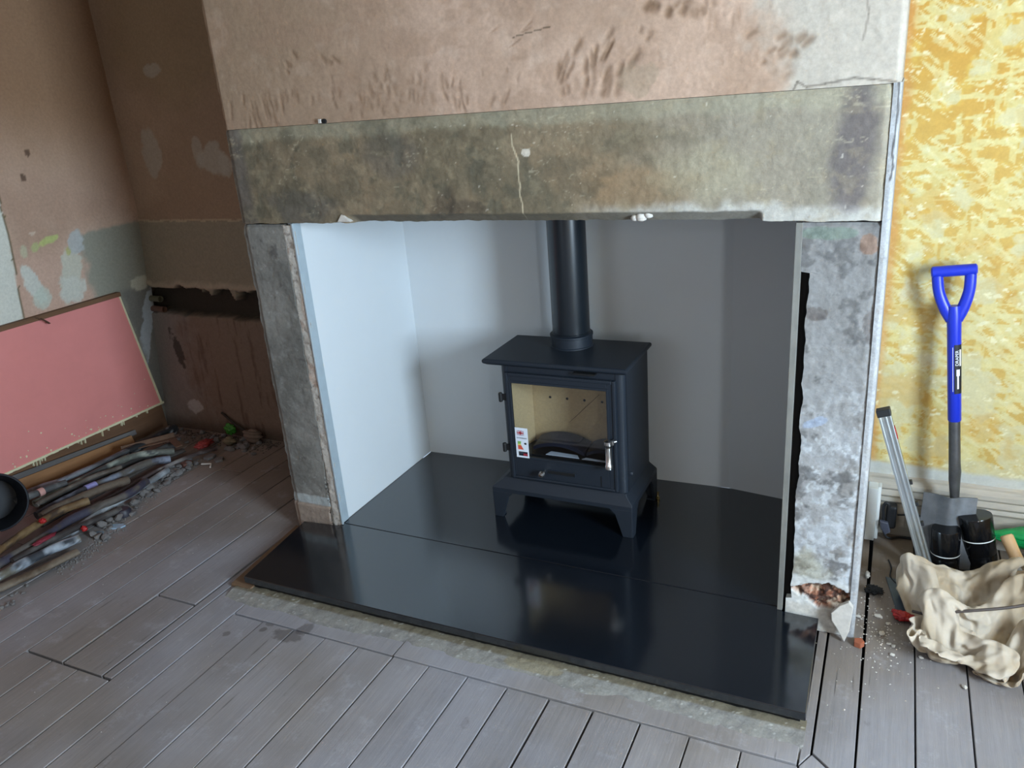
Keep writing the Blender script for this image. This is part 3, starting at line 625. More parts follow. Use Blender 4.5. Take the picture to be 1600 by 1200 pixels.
# ------------------------------------------------------------------ hearth
h = empty('hearth', (.97, 0, 0), 'polished black slate hearth with a raised lip projecting onto the floorboards', 'hearth')
fs = MB().prism([(.088, -.392), (1.870, -.395), (1.863, -.008), (1.764, -.006), (1.762, .010), (.200, .012), (.198, -.008), (.046, -.022)], 2, .024, .048).build('front_slab', M['slate'], h, bevel=.002)
MB().prism([(.200, .0142), (1.766, .0122), (1.766, .690), (.200, .690)], 2, .024, .048).build('back_slab', M['slate'], h, bevel=.0015)
MB().prism([(.110, -.378), (1.857, -.381), (1.850, -.01), (.07, -.022)], 2, 0, .024).build('riser', M['slate_edge'], h, bevel=.001)
MB().box(.200, 1.766, .02, .69, 0, .024).build('bedding', M['slate_edge'], h)
MB().prism([(.028, -.398), (.115, -.3985), (.115, -.378), (.100, -.376), (.060, -.024), (-.014, -.006)], 2, .0, .012).build('side_edging', mat('brown_edging', (112, 88, 66), var=.25, scale=40, bump=.5), h, bevel=.002)
U, V = grid(.05, 1.872, -.492, -.372, .0045)
n1 = fbm(U, V, 7, 4, 90); n2 = fbm(U, V, 30, 4, 91); n3 = fbm(U, V, 90, 3, 92)
top = sm(-.482, -.43, V+(n1-.5)*.05); C = mix(flat((124, 121, 119), U), flat((140, 137, 131), U), sm(.3, .7, n2+top*.3-.1))
C = mix(C, flat((108, 98, 78), U), sm(-.412, -.404, V+(n2-.5)*.008)*.8); C = mix(C, flat((196, 196, 190), U), sm(.72, .8, n3)*.6)
C = mix(C, flat((140, 130, 106), U), blob(U, V, 1.17, -.42, .10, .02, 0, .5, 20, 3)*.7)
Zm = -.004+.0085*top*(.75+n2*.5)+(n3-.5)*.0022+.003*sm(-.45, -.40, V)*(n2+.2)
mm = relief('mortar_bed', U, V, Zm, C, (0, 0, -.02), M['mortar'], h, face=(0, 0, 1)); tag(mm, 'rough pale mortar strip along the front of the hearth')

# ------------------------------------------------------------------ stove
st = empty('wood_burning_stove', (.98, .38, .048), 'black cast iron wood burning stove with a glass door standing on four splayed feet', 'stove')
I = M['iron']; zf = .048
# top plate
tp = MB().add([(x, y, z) for (z, g) in ((.634, .012), (.640, .003), (.644, 0.0), (.652, 0.0), (.656, .004)) for (x, y) in ((.726+g, .236+g), (1.240-g, .236+g), (1.238-g, .535-g), (.726+g, .528-g))],
              [(3, 2, 1, 0), (16, 17, 18, 19)]+[(4*k+i, 4*k+(i+1) % 4, 4*k+4+(i+1) % 4, 4*k+4+i) for k in range(4) for i in range(4)])
tp.build('top_plate', I, st, bevel=.0015)
# body shell: side, rear, rounded front corners
body = MB(); R_ = .022
def corner(cx, cy, a0, a1): return [(cx+R_*math.cos(math.radians(a)), cy+R_*math.sin(math.radians(a))) for a in np.linspace(a0, a1, 7)]
outer = corner(.783+R_, .254+R_, 180, 270)+corner(1.226-R_, .254+R_, 270, 360)
inner = [(1.212, .272), (.797, .272)]
# left side, right side, back as thick panels
body.box(.783, .795, .27, .520, .205, .636).box(1.214, 1.226, .27, .520, .205, .636).box(.795, 1.214, .508, .520, .205, .636)
body.prism(corner(.783+R_, .254+R_, 180, 270)+[(.812, .254), (.812, .272), (.783, .272)], 2, .205, .636)
body.prism([(1.197, .272), (1.197, .254)]+corner(1.226-R_, .254+R_, 270, 360)+[(1.226, .272)], 2, .205, .636)
body.box(.812, 1.197, .256, .272, .606, .636).box(.812, 1.197, .256, .272, .205, .222).box(.795, 1.214, .272, .508, .205, .215).box(.795, 1.214, .272, .508, .62, .634)
body.build('body', I, st, bevel=.0012, smooth=False)
MB().lathe([(.0085, 0), (.0085, .006), (.006, .009)], (1.226, .300, .262), (1, 0, 0), 16).build('side_bolt', I, st, smooth=True)
MB().prism([(1.06, .6265), (1.135, .6265), (1.135, .632), (1.06, .632)], 1, .235, .258).build('top_vent_slide', M['iron_dark'], st, bevel=.001)
# door
door = MB(); dx0, dx1, dz0, dz1 = .806, 1.200, .214, .612; gx0, gx1, gz0, gz1 = .824, 1.170, .302, .578
def frame(mb, ax0, ax1, az0, az1, bx0, bx1, bz0, bz1, y0, y1):
    mb.box(ax0, bx0, y0, y1, az0, az1).box(bx1, ax1, y0, y1, az0, az1).box(bx0, bx1, y0, y1, az0, bz0).box(bx0, bx1, y0, y1, bz1, az1)
frame(door, dx0+.012, dx1-.012, dz0+.01, dz1-.012, gx0, gx1, gz0, gz1, .2425, .256)
D = door.build('door', I, st, bevel=.0015)
mb = MB(); frame(mb, dx0, dx1, dz0, dz1, dx0+.012, dx1-.012, dz0+.010, dz1-.012, .239, .258)
mb.build('door_moulding', I, D, bevel=.003)
mb = MB(); frame(mb, gx0-.006, gx1+.006, gz0-.006, gz1+.006, gx0+.002, gx1-.002, gz0+.002, gz1-.002, .2395, .2425); mb.build('glass_bead', I, D, bevel=.001)
B('glass', M['glass'], D, gx0-.003, gx1+.003, .247, .251, gz0-.003, gz1+.003, bevel=0)
mb = MB().box(.945, 1.045, .2408, .2422, .250, .262); mb.build('air_slot', M['iron_dark'], D, bevel=0)
mb = MB().box(.942, 1.048, .2385, .2428, .262, .264).box(.942, 1.048, .2385, .2428, .248, .250).box(1.045, 1.048, .2385, .2428, .250, .262); mb.build('slot_rim', I, D, bevel=.0006)
MB().box(1.139, 1.142, .2412, .2422, .226, .266).build('seam', M['iron_dark'], D)
MB().lathe([(.004, 0), (.004, .012), (.0095, .016), (.0125, .022), (.0125, .028), (.009, .034), (.001, .036)], (.932, .2425, .256), (0, -1, 0), 20).build('air_knob', M['chrome'], D, smooth=True)
hd = MB().lathe([(.010, 0), (.013, .003), (.013, .016), (.0105, .019), (.0105, .080), (.0135, .083), (.0145, .092), (.0135, .102), (.007, .106)], (1.180, .212, .312), (0, 0, 1), 20).lathe([(.006, 0), (.006, .022), (.010, .024), (.010, .030)], (1.188, .246, .405), (0, -1, 0), 16).lathe([(.006, 0), (.006, .02)], (1.185, .222, .405), (.6, .6, 0), 12)
tag(hd.build('door_handle', M['chrome'], D, smooth=True), 'brushed nickel vertical door handle')
for z in (.502, .312):
    MB().lathe([(.006, 0), (.0075, .003), (.0075, .03), (.006, .033)], (.783, .245, z), (0, 0, 1), 14).box(.783, .806, .243, .256, z+.006, z+.026).build('hinge', M['iron_dark'], st, bevel=.001)
# sticker on the glass
S = MB().box(.831, .879, .2380, .2390, .300, .413).build('sticker', M['paper'], D)
def flatm(n, c): return mat(n, c, rough=.6, var=.03, bump=0)
mb = MB(); fx0, fz0, fw_, fh_ = .8385, .385, .026, .018; yS = .2378
MB().box(fx0, fx0+fw_, yS-.0002, yS, fz0, fz0+fh_).build('flag', flatm('flag_navy', (36, 38, 96)), S)
def quad(mb, pts, y): n = len(pts); mb.add([(a, y, b) for a, b in pts], [tuple(range(n))])
fw2 = MB(); fr = MB(); x0_, x1_, z0_, z1_ = fx0, fx0+fw_, fz0, fz0+fh_; cxm, czm = (x0_+x1_)/2, (z0_+z1_)/2
quad(fw2, [(x0_, z0_+.003), (x0_, z0_), (x0_+.004, z0_), (x1_, z1_-.003), (x1_, z1_), (x1_-.004, z1_)], yS-.0004)
quad(fw2, [(x0_, z1_-.003), (x0_, z1_), (x0_+.004, z1_), (x1_, z0_+.003), (x1_, z0_), (x1_-.004, z0_)], yS-.0004)
quad(fw2, [(cxm-.0035, z0_), (cxm+.0035, z0_), (cxm+.0035, z1_), (cxm-.0035, z1_)], yS-.0005); quad(fw2, [(x0_, czm-.0032), (x1_, czm-.0032), (x1_, czm+.0032), (x0_, czm+.0032)], yS-.0005)
quad(fr, [(cxm-.002, z0_), (cxm+.002, z0_), (cxm+.002, z1_), (cxm-.002, z1_)], yS-.0007); quad(fr, [(x0_, czm-.002), (x1_, czm-.002), (x1_, czm+.002), (x0_, czm+.002)], yS-.0007)
quad(fr, [(x0_, z0_+.0012), (x0_+.001, z0_), (x1_, z1_-.0012), (x1_-.001, z1_)], yS-.0006); quad(fr, [(x0_, z1_-.0012), (x0_+.001, z1_), (x1_, z0_+.0012), (x1_-.001, z0_)], yS-.0006)
fw2.build('flag_white', M['paper'], S); fr.build('flag_red', flatm('flag_red_ink', (180, 34, 48)), S)
def text(name, body_, size, loc, rot, m_, parent, ext=.0001):
    cu = bpy.data.curves.new(name, 'FONT'); cu.body = body_; cu.size = size; cu.extrude = ext; cu.align_x = 'CENTER'; cu.align_y = 'CENTER'
    tmp = bpy.data.objects.new('tmp', cu); COL.objects.link(tmp); bpy.context.view_layer.update()
    me = bpy.data.meshes.new_from_object(tmp.evaluated_get(bpy.context.evaluated_depsgraph_get())); bpy.data.objects.remove(tmp)
    me.transform(Matrix.Translation(loc) @ rot.to_4x4()); me.materials.clear(); me.name = name
    return link(name, me, m_, parent)
RX90 = Matrix.Rotation(math.radians(90), 3, 'X')
ink = flatm('grey_ink', (70, 78, 96)); dk = flatm('black_ink', (18, 20, 30)); redi = flatm('dark_red_ink', (150, 36, 52))
text('lettering', 'ECODESIGN', .0068, (.8555, yS-.0003, .3745), RX90, ink, S)
mb = MB(); quad(mb, [(.839, .352), (.850, .352), (.8525, .362), (.839, .362)][::-1], yS-.0002); mb.build('energy_green', flatm('energy_green_ink', (120, 168, 84)), S)
mb = MB(); quad(mb, [(.839, .347), (.8515, .347), (.850, .352), (.839, .352)], yS-.0002); mb.build('energy_yellow', flatm('energy_yellow_ink', (222, 206, 100)), S)
mb = MB(); quad(mb, [(.839, .331), (.860, .331), (.8515, .347), (.839, .347)], yS-.0002); mb.build('energy_red', flatm('energy_red_ink', (206, 84, 62)), S)
mb = MB(); quad(mb, [(.8625, .3545), (.8655, .351), (.872, .351), (.872, .358), (.8655, .358)], yS-.0002); mb.build('energy_arrow', dk, S)
mb = MB(); quad(mb, [(.840, .307), (.874, .307), (.874, .323), (.840, .323)], yS-.0002); mb.build('maker_block', dk, S)
mb = MB(); quad(mb, [(.858, .3075), (.8735, .3075), (.8735, .3165), (.858, .3165)], yS-.0004); mb.build('maker_red', redi, S)
MB().box(.844, .858, yS-.0005, yS-.0003, .3165, .3190).build('maker_line', ink, S)
# firebox lining
V_ = M['vermiculite']
B('fire_brick', V_, st, .830, 1.205, .392, .410, .22, .588, bevel=.002); tag(st.children[-1], 'tan rear firebrick') if False else None
MB().prism([(.80, .275), (.812, .275), (.838, .391), (.80, .391)], 2, .22, .60).build('side_firebrick', V_, st, bevel=.001)
MB().prism([(1.196, .275), (1.210, .275), (1.210, .391), (1.186, .391)], 2, .22, .60).build('side_firebrick', V_, st, bevel=.001)
for k, x in enumerate((.905, .970, 1.035, 1.100, 1.165)):
    MB().lathe([(.0048, 0), (.0048, .0015)], (x, .3928, .474), (0, -1, 0), 12).build('air_hole', M['dark'], st)
MB().tube([(.975, .3918, .385), (1.09, .3918, .50)], .0009, 6).build('brick_seam', M['rust'], st)
B('baffle', M['iron_dark'], st, .80, 1.21, .29, .50, .588, .60, bevel=.001)
B('grate', M['iron_dark'], st, .80, 1.21, .275, .485, .285, .300, bevel=.001)
# base and feet
base = MB(); L0, L1, LY0, LY1 = .722, 1.248, .236, .545
rings = [(.150, 0, .0), (.166, 0, 0), (.172, .003, .003), (.196, .040, .014), (.206, .046, .018)]
vs = []
for (z, g, gy) in rings:
    vs += [(L0+g, LY0+gy, z), (L1-g*.55, LY0+gy, z), (L1-g*.55, LY1-gy, z), (L0+g, LY1-gy, z)]
base.add(vs, [(3, 2, 1, 0), (16, 17, 18, 19)]+[(4*k+i, 4*k+(i+1) % 4, 4*k+4+(i+1) % 4, 4*k+4+i) for k in range(4) for i in range(4)])
base.build('base', I, st, bevel=.002)
def foot(x, y, sx, sy):
    """bracket foot: a tapering front leaf and a tapering side leaf meeting at the outer corner"""
    mb = MB(); t = .010
    px = [(x, .152), (x+sx*.082, .152), (x+sx*.072, .140), (x+sx*.062, .132), (x+sx*.036, zf), (x+sx*.004, zf)]
    mb.prism([(a_, z_) for a_, z_ in px], 1, y, y+sy*t)
    py = [(y, .152), (y+sy*.078, .152), (y+sy*.066, .138), (y+sy*.058, .130), (y+sy*.034, zf), (y+sy*.002, zf)]
    mb.prism(py, 0, x, x+sx*t)
    mb.box(min(x+sx*.004, x+sx*.034), max(x+sx*.004, x+sx*.034), min(y+sy*.002, y+sy*.032), max(y+sy*.002, y+sy*.032), zf, zf+.006)
    return mb.build('foot', I, st, bevel=.0018)
foot(L0, LY0, 1, 1); foot(L1, LY0, -1, 1); foot(L0, LY1, 1, -1); foot(L1, LY1, -1, -1)
MB().lathe([(.007, 0), (.007, .010), (.004, .012), (.004, .03)], (1.255, .528, .0485), (0, 0, 1), 8).build('levelling_bolt', M['brass'], st)
# flue
fp = empty('flue_pipe', (.975, .452, .656), 'satin black round flue pipe rising from the stove top behind the lintel', 'flue pipe')
MB().lathe([(.076, 0), (.076, .004), (.073, .006), (.073, .036), (.0755, .038), (.0755, .044), (.070, .047)], (.975, .452, .656), seg=48).build('collar', I, fp, smooth=True)
MB().lathe([(.0655, .0), (.0655, .58)], (.975, .452, .700), seg=48).build('pipe', M['flue'], fp, smooth=True)
MB().lathe([(.0665, 0), (.0685, .001), (.0685, .004), (.0665, .005)], (.975, .452, .703), seg=48).build('pipe_rim', M['chrome'] if False else M['flue'], fp, smooth=True)
# booklet and leaflets inside
bk = MB(); 
def curved_sheet(x0, x1, y0, y1, z0, amp, th, n=14, sk=0):
    mb = MB(); vs = []; 
    for i in range(n+1):
        t = i/n; x = x0+(x1-x0)*t; z = z0+amp*math.sin(math.pi*min(1, t*1.02))**.8
        vs += [(x, y0+sk*t, z), (x, y1+sk*t, z+.012), (x, y1+sk*t, z+.012+th), (x, y0+sk*t, z+th)]
    fs = [(0, 1, 2, 3), tuple(4*n+k for k in (3, 2, 1, 0))]
    for i in range(n):
        for k in range(4): fs.append((4*i+k, 4*i+4+k, 4*i+4+(k+1) % 4, 4*i+(k+1) % 4))
    return mb.add(vs, fs)
o = curved_sheet(.868, 1.062, .30, .375, .304, .024, .014, sk=-.004).build('manual_booklet', M['booklet'], None, smooth=False); tag(o, 'dark booklet curled on the grate behind the stove glass, left half', 'booklet')
o = curved_sheet(1.068, 1.178, .30, .372, .304, .018, .012).build('manual_booklet', M['booklet'], None); tag(o, 'dark folded booklet behind the stove glass, right half', 'booklet')
o = MB().prism([(.925, .277), (1.05, .277), (1.035, .300), (.935, .305)], 2, .3025, .3045).build('leaflet', M['paper'], None); tag(o, 'white leaflet corner lying in front of the booklets inside the stove', 'leaflet')
o = MB().prism([(1.06, .276), (1.16, .276), (1.16, .284), (1.07, .290)], 2, .3025, .304).build('leaflet', M['paper'], None); tag(o, 'thin pale paper strip on the stove grate at the right', 'leaflet')

# ------------------------------------------------------------------ coloured tubes (salvaged sticks and pipes)
def spline(pts, n):
    pts = [Vector(p) for p in pts]; out = []
    P = [pts[0]*2-pts[1]]+pts+[pts[-1]*2-pts[-2]]
    for i in range(len(pts)-1):
        a, b, c, d = P[i:i+4]
        for k in range(n):
            t = k/n; out.append(.5*((2*b)+(c-a)*t+(2*a-5*b+4*c-d)*t*t+(3*b-a-3*c+d)*t**3))
    out.append(pts[-1]); return out
def stick(name, pts, r, c1, c2, thr, label, cat, flatn=1., seed=0, jit=.12, seg=12, c3=None, f=14):
    q = spline(pts, 10); rg = random.Random(seed); rr = [r*(1+rg.uniform(-jit, jit)) for _ in q]
    rr = [(rr[max(i-1, 0)]+rr[i]+rr[min(i+1, len(rr)-1)])/3 for i in range(len(rr))]
    mb = MB().tube(q, rr, seg, flatn); me = mb.mesh(name); me.shade_smooth()
    try: me.set_sharp_from_angle(angle=math.radians(50))
    except Exception: pass
    co = np.empty(len(me.vertices)*3); me.vertices.foreach_get('co', co); co = co.reshape(-1, 3)
    a = fbm(co[:, 0]*3+co[:, 2]*3, co[:, 1], f, 4, seed); C = mix(flat(c1, a), flat(c2, a), sm(thr-.06, thr+.06, a))
    if c3 is not None: C = mix(C, flat(c3, a), sm(.58, .66, fbm(co[:, 1], co[:, 0]*4+co[:, 2]*3, 9, 3, seed+50)))
    set_col(me, lin(C*.80)); o = link(name, me, M['painted'])
    return tag(o, label, cat, 'pile of old pipes and sticks by the left wall')
G1, G2 = (70, 68, 68), (176, 184, 190)
stick('wooden_lath', [(-.753, -.766, .020), (-.744, -.704, .020), (-.712, -.582, .020), (-.690, -.440, .020)], .021, (104, 86, 68), (138, 122, 104), .5, 'flat brown lath at the floor side of the pile, nearest the camera', 'stick', .6, 1)
stick('plastered_pipe', [(-.80, -.80, .040), (-.783, -.675, .040), (-.775, -.519, .040), (-.742, -.387, .036)], .019, (62, 66, 74), (190, 200, 212), .52, 'dark pipe with blue white plaster smears beside the brown lath', 'pipe', .9, 2, c3=(120, 112, 96))
stick('grey_stick', [(-.846, -.72, .050), (-.848, -.628, .050), (-.866, -.419, .050), (-.880, -.291, .052), (-.851, -.075, .045), (-.88, .05, .04)], .017, (84, 74, 66), (112, 104, 98), .5, 'long dull brown grey stick between the white pipe and the yellow brown one', 'stick', 1, 3, c3=(70, 66, 84))
stick('whitewashed_pipe', [(-.823, -.50, .030), (-.815, -.434, .032), (-.838, -.291, .03), (-.862, -.141, .03), (-.872, -.001, .03), (-.905, .185, .026)], .017, (140, 144, 148), (196, 202, 208), .5, 'bent whitish grey pipe lying along the rubble edge', 'pipe', .8, 4)
stick('brown_rod', [(-.877, -.70, .075), (-.894, -.593, .075), (-.925, -.470, .075), (-.948, -.316, .075), (-.918, -.20, .07)], .015, (124, 94, 58), (146, 118, 80), .5, 'yellowish brown rod with a frayed end left of the red chip', 'stick', 1, 5, c3=(78, 58, 42))
stick('dark_branch', [(-.985, -.36, .072), (-.986, -.33, .075), (-.983, -.284, .075), (-.968, -.097, .066), (-.955, .02, .05)], .018, (94, 76, 62), (120, 104, 88), .5, 'thick brown stick running out from under the black bucket', 'stick', 1, 6)
stick('taped_pipe', [(-1.052, -.34, .055), (-1.049, -.181, .060), (-1.022, -.018, .060), (-1.005, .168, .055), (-.962, .256, .04)], .018, (78, 78, 88), (150, 158, 176), .52, 'grey pipe with a lilac tape wrap in the middle of the pile', 'pipe', 1, 7, c3=(108, 100, 92))
MB().tube([(-1.040, -.12, .061), (-1.032, -.075, .061)], .0205, 14).build('tape_wrap', mat('lilac_tape', (150, 146, 196), rough=.4), bpy.data.objects['taped_pipe'], smooth=True)
stick('mossy_pipe', [(-1.095, -.31, .085), (-1.085, -.152, .090), (-1.085, -.06, .090), (-1.085, .107, .088), (-1.053, .204, .08), (-.975, .300, .06)], .015, (112, 114, 104), (176, 182, 168), .5, 'pale green grey pipe bending right at its far end', 'pipe', 1, 8, c3=(80, 80, 78))
t8 = stick('copper_pipe', [(-1.135, -.36, .110), (-1.12, -.31, .115), (-1.10, -.23, .115), (-1.085, -.165, .11)], .015, (88, 86, 86), (120, 118, 116), .5, 'short grey pipe with a pinkish open end on top of the pile', 'pipe', 1, 9, .03)
MB().lathe([(.0155, 0), (.0172, .004), (.0172, .022), (.0135, .023), (.0135, .004)], (-1.100, -.255, .116), (-.10, -1, .0), 18, cap=False).build('pipe_mouth', mat('pink_copper', (196, 150, 142), rough=.4, var=.1), t8, smooth=True)
stick('grey_batten', [(-1.225, -.26, .085), (-1.205, -.20, .090), (-1.170, -.116, .090), (-1.155, .064, .088), (-1.170, .250, .08)], .019, (92, 92, 94), (150, 156, 164), .53, 'dusty blue grey batten next to the brown plank', 'batten', .6, 10)
stick('black_pipe', [(-1.165, .20, .075), (-1.160, .330, .075), (-1.180, .500, .07)], .020, (30, 30, 32), (170, 172, 172), .62, 'short black pipe with white smears close to the alcove corner', 'pipe', 1, 11)
stick('thin_rod', [(-.945, -.20, .025), (-.938, -.066, .026), (-.945, .178, .026), (-.918, .344, .024), (-.870, .450, .02)], .010, (92, 76, 74), (150, 142, 138), .55, 'thin reddish grey rod along the edge of the rubble', 'rod', 1, 12)
stick('dusty_rod', [(-1.03, -.34, .105), (-1.035, -.301, .108), (-1.035, -.10, .105), (-1.02, .05, .09)], .009, (96, 84, 74), (128, 118, 108), .5, 'thin dusty brown rod lying on top of the grey pipes', 'rod', 1, 13)
stick('dark_stick', [(-.815, -.60, .050), (-.812, -.409, .050), (-.805, -.28, .04), (-.79, -.16, .03)], .013, (58, 50, 48), (98, 92, 88), .52, 'short dark stick between the bent whitish pipe and the plastered pipe', 'stick', 1, 14)
stick('grey_conduit', [(-1.125, -.25, .05), (-1.14, -.2, .05), (-1.115, .1, .045), (-1.08, .40, .04)], .019, (66, 62, 60), (104, 100, 98), .5, 'dull grey conduit at the bottom of the pile near the wall', 'pipe', 1, 16)
stick('rough_lath', [(-1.01, -.36, .03), (-1.02, -.1, .03), (-1.03, .2, .03), (-1.00, .37, .03)], .02, (66, 56, 50), (92, 84, 78), .5, 'rough dark lath lying flat under the pipes', 'stick', .5, 17)
stick('brown_offcut', [(-1.22, -.24, .03), (-1.23, -.15, .03), (-1.22, 0, .03), (-1.21, .3, .03)], .035, (78, 64, 54), (104, 90, 78), .5, 'flat brown offcut under the brown plank at the wall foot', 'stick', .5, 18)
def plank(name, a, b, wdir, wd, th, label, m_, nrm):
    a, b, wdir, nrm = Vector(a), Vector(b), Vector(wdir).normalized(), Vector(nrm).normalized(); mb = MB()
    vs = [p+wdir*s1*wd/2+nrm*s2*th/2 for p in (a, b) for s1, s2 in ((-1, -1), (1, -1), (1, 1), (-1, 1))]
    o = mb.add(vs, [(0, 1, 2, 3), (7, 6, 5, 4)]+[(i, i+4, (i+1) % 4+4, (i+1) % 4) for i in range(4)]).build(name, m_, None, bevel=.003)
    return tag(o, label, 'plank', 'pile of old pipes and sticks by the left wall')
plank('brown_plank', (-1.345, -.44, .088), (-1.335, .37, .034), (-.40, .05, .9), .062, .018, 'broad orange brown plank leaning against the foot of the left wall', mat('orange_brown_plank', (146, 104, 66), rough=.75, var=.25, scale=16, stretch=(1, .15, 1), bump=.4), (.83, 0, .55))
plank('grey_plank', (-1.362, -.45, .132), (-1.372, .42, .058), (-.2, .05, .96), .026, .014, 'narrow grey plank resting above the brown plank', mat('grey_plank_wood', (96, 92, 90), rough=.8, var=.3, scale=20, stretch=(1, .15, 1), bump=.5), (.94, 0, .35))
ai = MB().prism([(-1.20, .20), (-1.075, .40), (-.955, .335), (-.965, .305), (-1.065, .355), (-1.18, .19)], 2, .075, .079).prism([(-1.203, .20), (-1.078, .402), (-1.072, .398), (-1.197, .198)], 2, .075, .10).build('angle_bracket', M['rust'], None, bevel=.001); tag(ai, 'rusty brown bent iron bracket near the alcove corner', 'bracket', )

# black bucket lying on the pile
ax = Vector((-.80, .40, -.28)).normalized(); bc = Vector((-1.000, -.500, .205))
bkt = empty('bucket', bc, 'dark blue black plastic bucket tipped on its side on the pile of pipes', 'bucket')
mb = MB().lathe([(.105, 0), (.110, .002), (.112, .009), (.108, .014), (.104, .016), (.084, .215), (.001, .217)], bc, ax, 56, cap=False).lathe([(.105, 0), (.101, .012), (.080, .208), (.001, .210)], bc, ax, 56, cap=False)
mb.build('bucket_shell', M['bucket'], bkt, smooth=True)
MB().tube([bc+Vector(v) for v in ((-.02, -.04, -.118), (.03, -.08, -.10), (.05, -.075, -.04))], .003, 8).build('bail_handle', M['steel'], bkt, smooth=True)

# ------------------------------------------------------------------ rubble
import bmesh
def rock_mesh(name, seed, sq=.6, m_=None, sub=2):
    rg = random.Random(seed); b = bmesh.new(); bmesh.ops.create_icosphere(b, subdivisions=sub, radius=1)
    planes = [(Vector((rg.gauss(0, 1), rg.gauss(0, 1), rg.gauss(0, 1))).normalized(), rg.uniform(.45, .85)) for _ in range(11)]
    for v in b.verts:
        for n_, d_ in planes:
            t = v.co.dot(n_)
            if t > d_: v.co -= n_*(t-d_)
        v.co.z *= sq
    zm = min(v.co.z for v in b.verts)
    for v in b.verts: v.co.z -= zm
    me = bpy.data.meshes.new(name); b.to_mesh(me); b.free(); me.materials.append(m_); return me
rocks = [rock_mesh('stone', 100+k, [.6, .45, .7, .5, .55, .65][k], M['pebble']) for k in range(6)]
pales = [rock_mesh('plaster_piece', 200+k, .4, M['pale'], 1) for k in range(4)]
rg = random.Random(77)
def put(me, name, x, y, z, s, label, cat, group, yaw=None, tilt=0):
    o = bpy.data.objects.new(name, me); COL.objects.link(o); o.location = (x, y, z)
    o.scale = (s*rg.uniform(.85, 1.2), s*rg.uniform(.7, 1), s); o.rotation_euler = (rg.uniform(-.2, .2)*tilt, rg.uniform(-.2, .2)*tilt, rg.uniform(0, 6.3) if yaw is None else yaw)
    return tag(o, label, cat, group)
edge = [(-.66, -.58), (-.66, -.46), (-.67, -.38), (-.71, -.27), (-.76, -.17), (-.80, -.04), (-.85, .10), (-.88, .22), (-.88, .34)]
def along(t):
    t *= len(edge)-1; i = min(int(t), len(edge)-2); f_ = t-i; return edge[i][0]*(1-f_)+edge[i+1][0]*f_, edge[i][1]*(1-f_)+edge[i+1][1]*f_
for k in range(84):
    t = rg.uniform(.22, 1)**.8; x, y = along(t); x -= rg.uniform(-.02, .08); s = rg.uniform(.009, .027)
    put(rocks[k % 6], 'stone', x, y, -.001, s, 'small grey stone in the rubble edging the pile of pipes', 'stone', 'loose stones beside the pipe pile', tilt=1)
for k in range(34):
    x = rg.uniform(-1.28, -.66); y = rg.uniform(.47, .615)
    if x > -1.08 and x < -.90 and y < .52: continue
    put(rocks[(k*5) % 6], 'stone', x, y, -.001, rg.uniform(.010, .026), 'grey brown stone in the rubble at the foot of the alcove wall', 'stone', 'stones at the foot of the dark alcove wall', tilt=1)
for k in range(12):
    put(rocks[k % 6], 'stone', -.655+rg.uniform(-.04, .03), -.70+rg.uniform(-.07, .06), -.001, rg.uniform(.006, .012), 'pale pebble in the small heap at the left picture edge', 'stone', 'pebbles at the near end of the pile', tilt=1)
def grit(name, n, fn, smin, smax, m_, label, seed):
    r2 = random.Random(seed); mb = MB()
    for _ in range(n):
        x, y = fn(r2); s = r2.uniform(smin, smax); a_ = r2.uniform(0, 6.3); ca, sa = math.cos(a_)*s, math.sin(a_)*s; hh = s*r2.uniform(.4, .9)
        mb.add([(x-ca, y-sa, 0), (x+sa, y-ca, 0), (x+ca, y+sa*.7, 0), (x-sa*.8, y+ca, 0), (x+ca*.2, y, hh)], [(3, 2, 1, 0), (0, 1, 4), (1, 2, 4), (2, 3, 4), (3, 0, 4)])
    o = mb.build(name, m_); return tag(o, label, 'debris', kind='stuff')
def f1(r):
    x, y = along(r.uniform(.05, 1)); return x-r.gauss(.02, .03), y+r.uniform(-.03, .03)
grit('rubble_grit', 900, f1, .002, .007, M['pebble'], 'fine grey rubble and grit along the pile of pipes', 1)
grit('alcove_grit', 500, lambda r: (r.uniform(-1.3, -.62), .62-abs(r.gauss(0, .06))), .003, .010, mat('dark_grit', (84, 74, 66), rough=.95, var=.3, scale=60), 'fine dark rubble along the foot of the alcove wall', 2)
def f3(r):
    x = 2.0+r.gauss(0, .07); y = .02+r.gauss(0, .11)
    if x < 1.962 and y > -.035: x = 1.97+abs(r.gauss(0, .03))
    return x, y
grit('plaster_crumbs', 190, f3, .0012, .0036, M['pale'], 'white plaster crumbs on the boards right of the jamb', 3)
grit('floor_crumbs', 130, lambda r: (r.uniform(-.5, 1.85), r.uniform(-1.1, -.47)), .0008, .0022, M['pale'], 'tiny white specks scattered on the boards in front of the hearth', 4)
grit('hearth_edge_crumbs', 120, lambda r: (r.uniform(.15, 1.85), -.40-abs(r.gauss(0, .03))), .0012, .003, mat('mortar_crumb', (140, 132, 118), rough=.95), 'mortar crumbs along the front edge of the hearth', 5)
grit('board_dust_left', 60, lambda r: (r.gauss(-.35, .2), r.gauss(-.25, .2)), .001, .0026, M['pale'], 'white specks on the boards left of the fireplace', 6)
